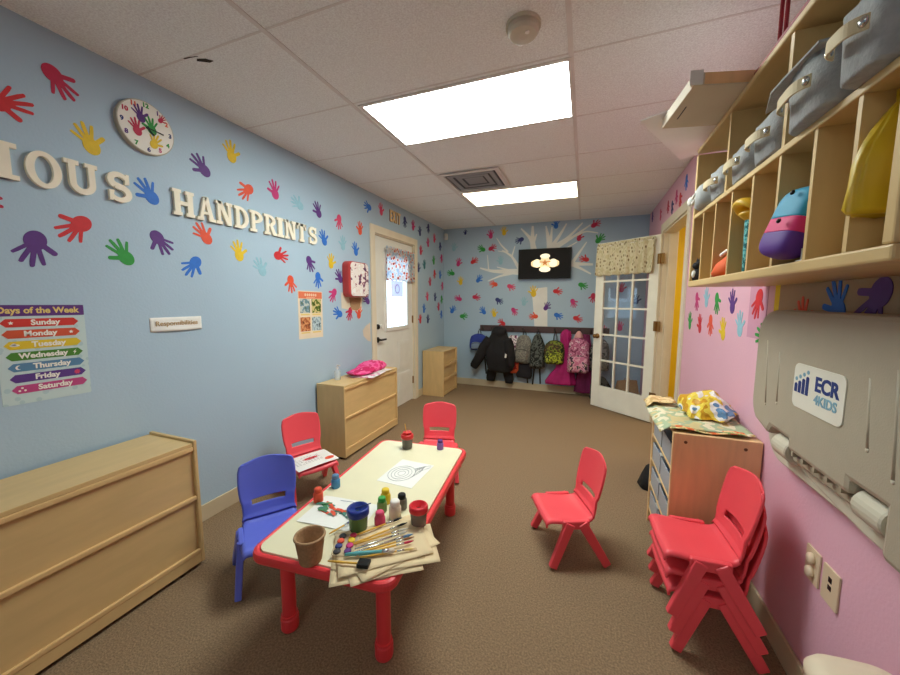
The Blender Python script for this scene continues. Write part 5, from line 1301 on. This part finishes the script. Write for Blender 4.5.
def onlabel(name, mb, m):
    bmesh.ops.transform(mb.bm, matrix=Matrix(((0, 0, -1, FX-.0031), (-1, 0, 0, 1.364), (0, 1, 0, 1.104), (0, 0, 0, 1))), verts=mb.bm.verts[:])
    return obj(name, mb, m, lb, world=False, loc=None)
b = MB(); b2 = MB()
for i in range(4):
    h_ = .030+.010*i; x = -.107+.020*i
    b.prism([(x-.0075, -.022), (x+.0075, -.022), (x+.0075, -.022+h_-.004), (x, -.022+h_), (x-.0075, -.022+h_-.004)], 0, .0008)
    b2.prism(ellipse(x, -.022+h_+.013, .0065, .0065, 14), 0, .0008)
def shift(o): o.data.transform(Matrix.Translation(-Vector(t.location))); return o
shift(onlabel('logo_bars', b, nv)); shift(onlabel('logo_dots', b2, lbl))
b = MB().addmesh(text('ECR', .060, .0005, .0022)); bmesh.ops.translate(b.bm, vec=(.046, .022, .0004), verts=b.bm.verts[:]); shift(onlabel('label_text', b, nv))
b = MB().addmesh(text('4KIDS', .040, .0005, .0012)); bmesh.ops.translate(b.bm, vec=(.046, -.024, .0004), verts=b.bm.verts[:]); shift(onlabel('label_text', b, lbl))

# sockets
t = thing('wall_socket', 'cream socket plate with two round safety covers', 'socket', Mx=wallM('R', -1.482, .482, 0), group='wall sockets')
iv = pm('ivory_plastic', (222, 200, 168), .4)
obj('plate', MB().prism(rrect(.076, .118, .006), 0, .006), iv, t, bevel=.002)
for y in (.024, -.024): obj('safety_cover', MB().lathe([(.018, .006), (.018, .014), (.014, .018), (0, .018)], (0, y, 0), 20), pm('cap_plastic', (236, 214, 184), .35), t, smooth=True)
t = thing('wall_socket', 'cream cable plate with dark ports beside the covered socket', 'socket', Mx=wallM('R', -1.388, .478, 0), group='wall sockets')
obj('plate', MB().prism(rrect(.078, .120, .006), 0, .006), iv, t, bevel=.002)
for y, s in ((.022, .009), (-.004, .008)): obj('port', MB().box(-.008, .008, y-s, y+s, .006, .0068), M['blackp'], t)
# white bin, lower edge of the picture
t = thing('waste_bin', 'white plastic waste bin against the pink wall under the sockets', 'bin', (.655, .925, 0), .08)
obj('body', MB().loft([(0, 0, 0, .085, .15), (.01, 0, 0, .09, .155), (.42, 0, 0, .10, .17), (.445, 0, 0, .10, .172)], 36, 5), M['white'], t, smooth=False, bevel=.004)
obj('lid', MB().loft([(.446, 0, 0, .104, .178), (.47, 0, 0, .104, .178), (.492, 0, 0, .095, .165), (.50, 0, 0, .07, .13)], 36, 4.5), pm('cream_lid', (232, 216, 190), .4), t, smooth=True)

# ------------------------------------------------------------------ bin rack
RX0, RX1, RYA, RYB, RZT = .418, .762, 1.890, 2.410, .755
t = thing('bin_rack', 'orange maple rack of pale plastic trays beside the chair stack', 'rack', ((RX0+RX1)/2, (RYA+RYB)/2, 0))
obj('end_panel', MB().box(RX0, RX1, RYA, RYA+.02, 0, RZT), M['orangewood'], t, bevel=.004, world=True)
obj('end_panel', MB().box(RX0, RX1, RYB-.02, RYB, 0, RZT), M['orangewood'], t, bevel=.004, world=True)
obj('top', MB().box(RX0+.01, RX1, RYA+.02, RYB-.02, RZT-.02, RZT-.002), M['wood'], t, world=True)
obj('screw_cap', MB().cyl((.47, RYA, .715), (.47, RYA-.002, .715), .007).cyl((.70, RYA, .715), (.70, RYA-.002, .715), .007).cyl((.47, RYA, .20), (.47, RYA-.002, .20), .007).cyl((.70, RYA, .20), (.70, RYA-.002, .20), .007), HM['brown'], t, world=True)
obj('back_board', MB().box(RX1-.008, RX1, RYA+.02, RYB-.02, .03, RZT-.02), M['wood'], t, world=True)
for k in range(4):
    z = .10+.155*k
    obj('rail', MB().cyl((RX0+.012, RYA+.02, z), (RX0+.012, RYB-.02, z), .010, seg=12).cyl((RX1-.05, RYA+.02, z+.03), (RX1-.05, RYB-.02, z+.03), .010, seg=12), M['woodedge'], t, world=True)
tray_m = sheer('clear_tray_plastic', (196, 204, 214), .72, .25)
stuff = pattern('paper_contents', [(120, 130, 150), (226, 220, 210), (90, 110, 150), (200, 170, 150)], 16, 'cells')
for k in range(4):
    for j in range(2):
        y0 = RYA+.03+j*.235; z = .11+.155*k
        tt = thing('plastic_tray', 'clear tray in the rack, %s level, %s the chair stack' % (['lowest', 'second', 'third', 'top'][k], ['beside', 'away from'][j]), 'tray', (RX0+.13, y0+.11, z), 0, 'clear trays in the bin rack')
        m = MB().strip([(-.125, -.105), (.135, -.105), (.135, .105), (-.125, .105)], [(-.122, -.102), (.132, -.102), (.132, .102), (-.122, .102)], .003, .105, True).box(-.125, .135, -.105, .105, 0, .003)
        obj('tub', m, tray_m, tt)
        obj('contents', MB().box(-.115, .12, -.096, .096, .004, .055+.02*j).crumple(.004, 20, k), stuff, tt)
# on the rack
t = thing('craft_sheets', 'patterned pale green craft sheets draped over the bin rack top', 'paper', (.57, 2.13, RZT))
def fc(u, v):
    x = -.20+.38*v; y = -.20+.46*u
    z = .006+.010*(noise.noise(Vector((u*4, v*4, 3)))+.6)
    if v < .12: z -= (.12-v)*.25
    return (x, y, z)
obj('sheet', MB().grid(26, 26, fc), pattern('pale_green_print', [(206, 190, 140), (170, 184, 150), (226, 216, 186), (196, 170, 110)], 13, 'noise'), t, smooth=True, solid=.002, off=1)
obj('orange_strip', MB().grid(20, 4, lambda u, v: (-.16+.30*u, -.222+.045*v, .012+.006*math.sin(u*9))), pattern('orange_print', [(222, 110, 60), (226, 196, 140), (120, 150, 90), (214, 80, 60)], 24, 'noise'), t, solid=.002, off=1)
t = thing('tan_scraps', 'tan paper scraps hanging over the far front corner of the bin rack', 'paper', (.425, 2.36, RZT+.022))
b = MB().grid(16, 16, lambda u, v: (-.055+.15*v, -.05+.14*u, .012*noise.noise(Vector((u*5, v*5, 8)))+.012-(.03 if v < .2 else 0)*(.2-v)*5))
obj('sheet', b, pattern('tan_scrap', [(206, 170, 116), (228, 200, 150), (180, 130, 80)], 16, 'noise'), t, smooth=True, solid=.003, off=1)
t = thing('wrapped_bundle', 'crinkly yellow, white and blue plastic bundle on the bin rack', 'bundle', (.625, 2.20, RZT+.022))
b = MB().loft([(0, 0, 0, .10, .13), (.015, 0, 0, .115, .15), (.05, .0, .01, .10, .13), (.09, .01, .02, .065, .09), (.115, .01, .03, .03, .04)], 34, 2.2, .06, 5, 2)
bmesh.ops.subdivide_edges(b.bm, edges=b.bm.edges[:], cuts=1, use_grid_fill=True); b.crumple(.035, 13, 9)
for v in b.bm.verts: v.co.z = max(v.co.z, 0)
obj('body', b, pattern('crinkly_print', [(206, 150, 40), (238, 210, 80), (236, 232, 226), (110, 150, 190), (226, 180, 60)], 10, 'noise', rough=.25, bump=(40, .01)), t)
t = thing('dark_bag', 'small dark bag slumped on the carpet behind the bin rack', 'bag', (.49, 2.86, 0))
obj('body', MB().loft([(0, 0, 0, .05, .07), (.01, 0, 0, .06, .08), (.08, .005, 0, .05, .07), (.15, .01, .0, .03, .04), (.165, .01, 0, .012, .018)], 24, 2.4, .03).crumple(.012, 14, 2), M['black'], t, smooth=True)

# ------------------------------------------------------------------ camera, light, view
f_px, (Rv, Uv, Fv), camh = CAM
cam = bpy.data.cameras.new('camera'); co = bpy.data.objects.new('camera', cam); C.objects.link(co)
cam.sensor_width = 36; cam.sensor_fit = 'HORIZONTAL'; cam.lens = f_px*36/900; cam.clip_start = .02
mt = Matrix.Identity(4)
for i in range(3):
    mt[i][0] = Rv[i]; mt[i][1] = Uv[i]; mt[i][2] = -Fv[i]
mt[2][3] = camh
co.matrix_world = mt; SC.camera = co
wd = bpy.data.worlds.new('sky'); SC.world = wd; wd.use_nodes = True
bg = wd.node_tree.nodes['Background']; bg.inputs[0].default_value = (*lin((206, 234, 250)), 1); bg.inputs[1].default_value = SKY
def lamp(kind, loc, power, col, size=.5, rot=(0, 0, 0)):
    l = bpy.data.lights.new('lamp', kind); l.energy = power; l.color = lin(col)
    if kind == 'AREA': l.size = size
    o = bpy.data.objects.new('added_room_lamp', l); C.objects.link(o); o.location = loc; o.rotation_euler = rot
lamp('AREA', (2.0, 4.2, ZC-.03), YL, (255, 244, 220), .8)  # unseen lamp added so the yellow room looks bright
vs_ = SC.view_settings
SC.display_settings.display_device = 'sRGB'
vs_.view_transform = 'Standard'; vs_.look = 'None'; vs_.gamma = 1; vs_.use_curve_mapping = False; vs_.exposure = EXPO
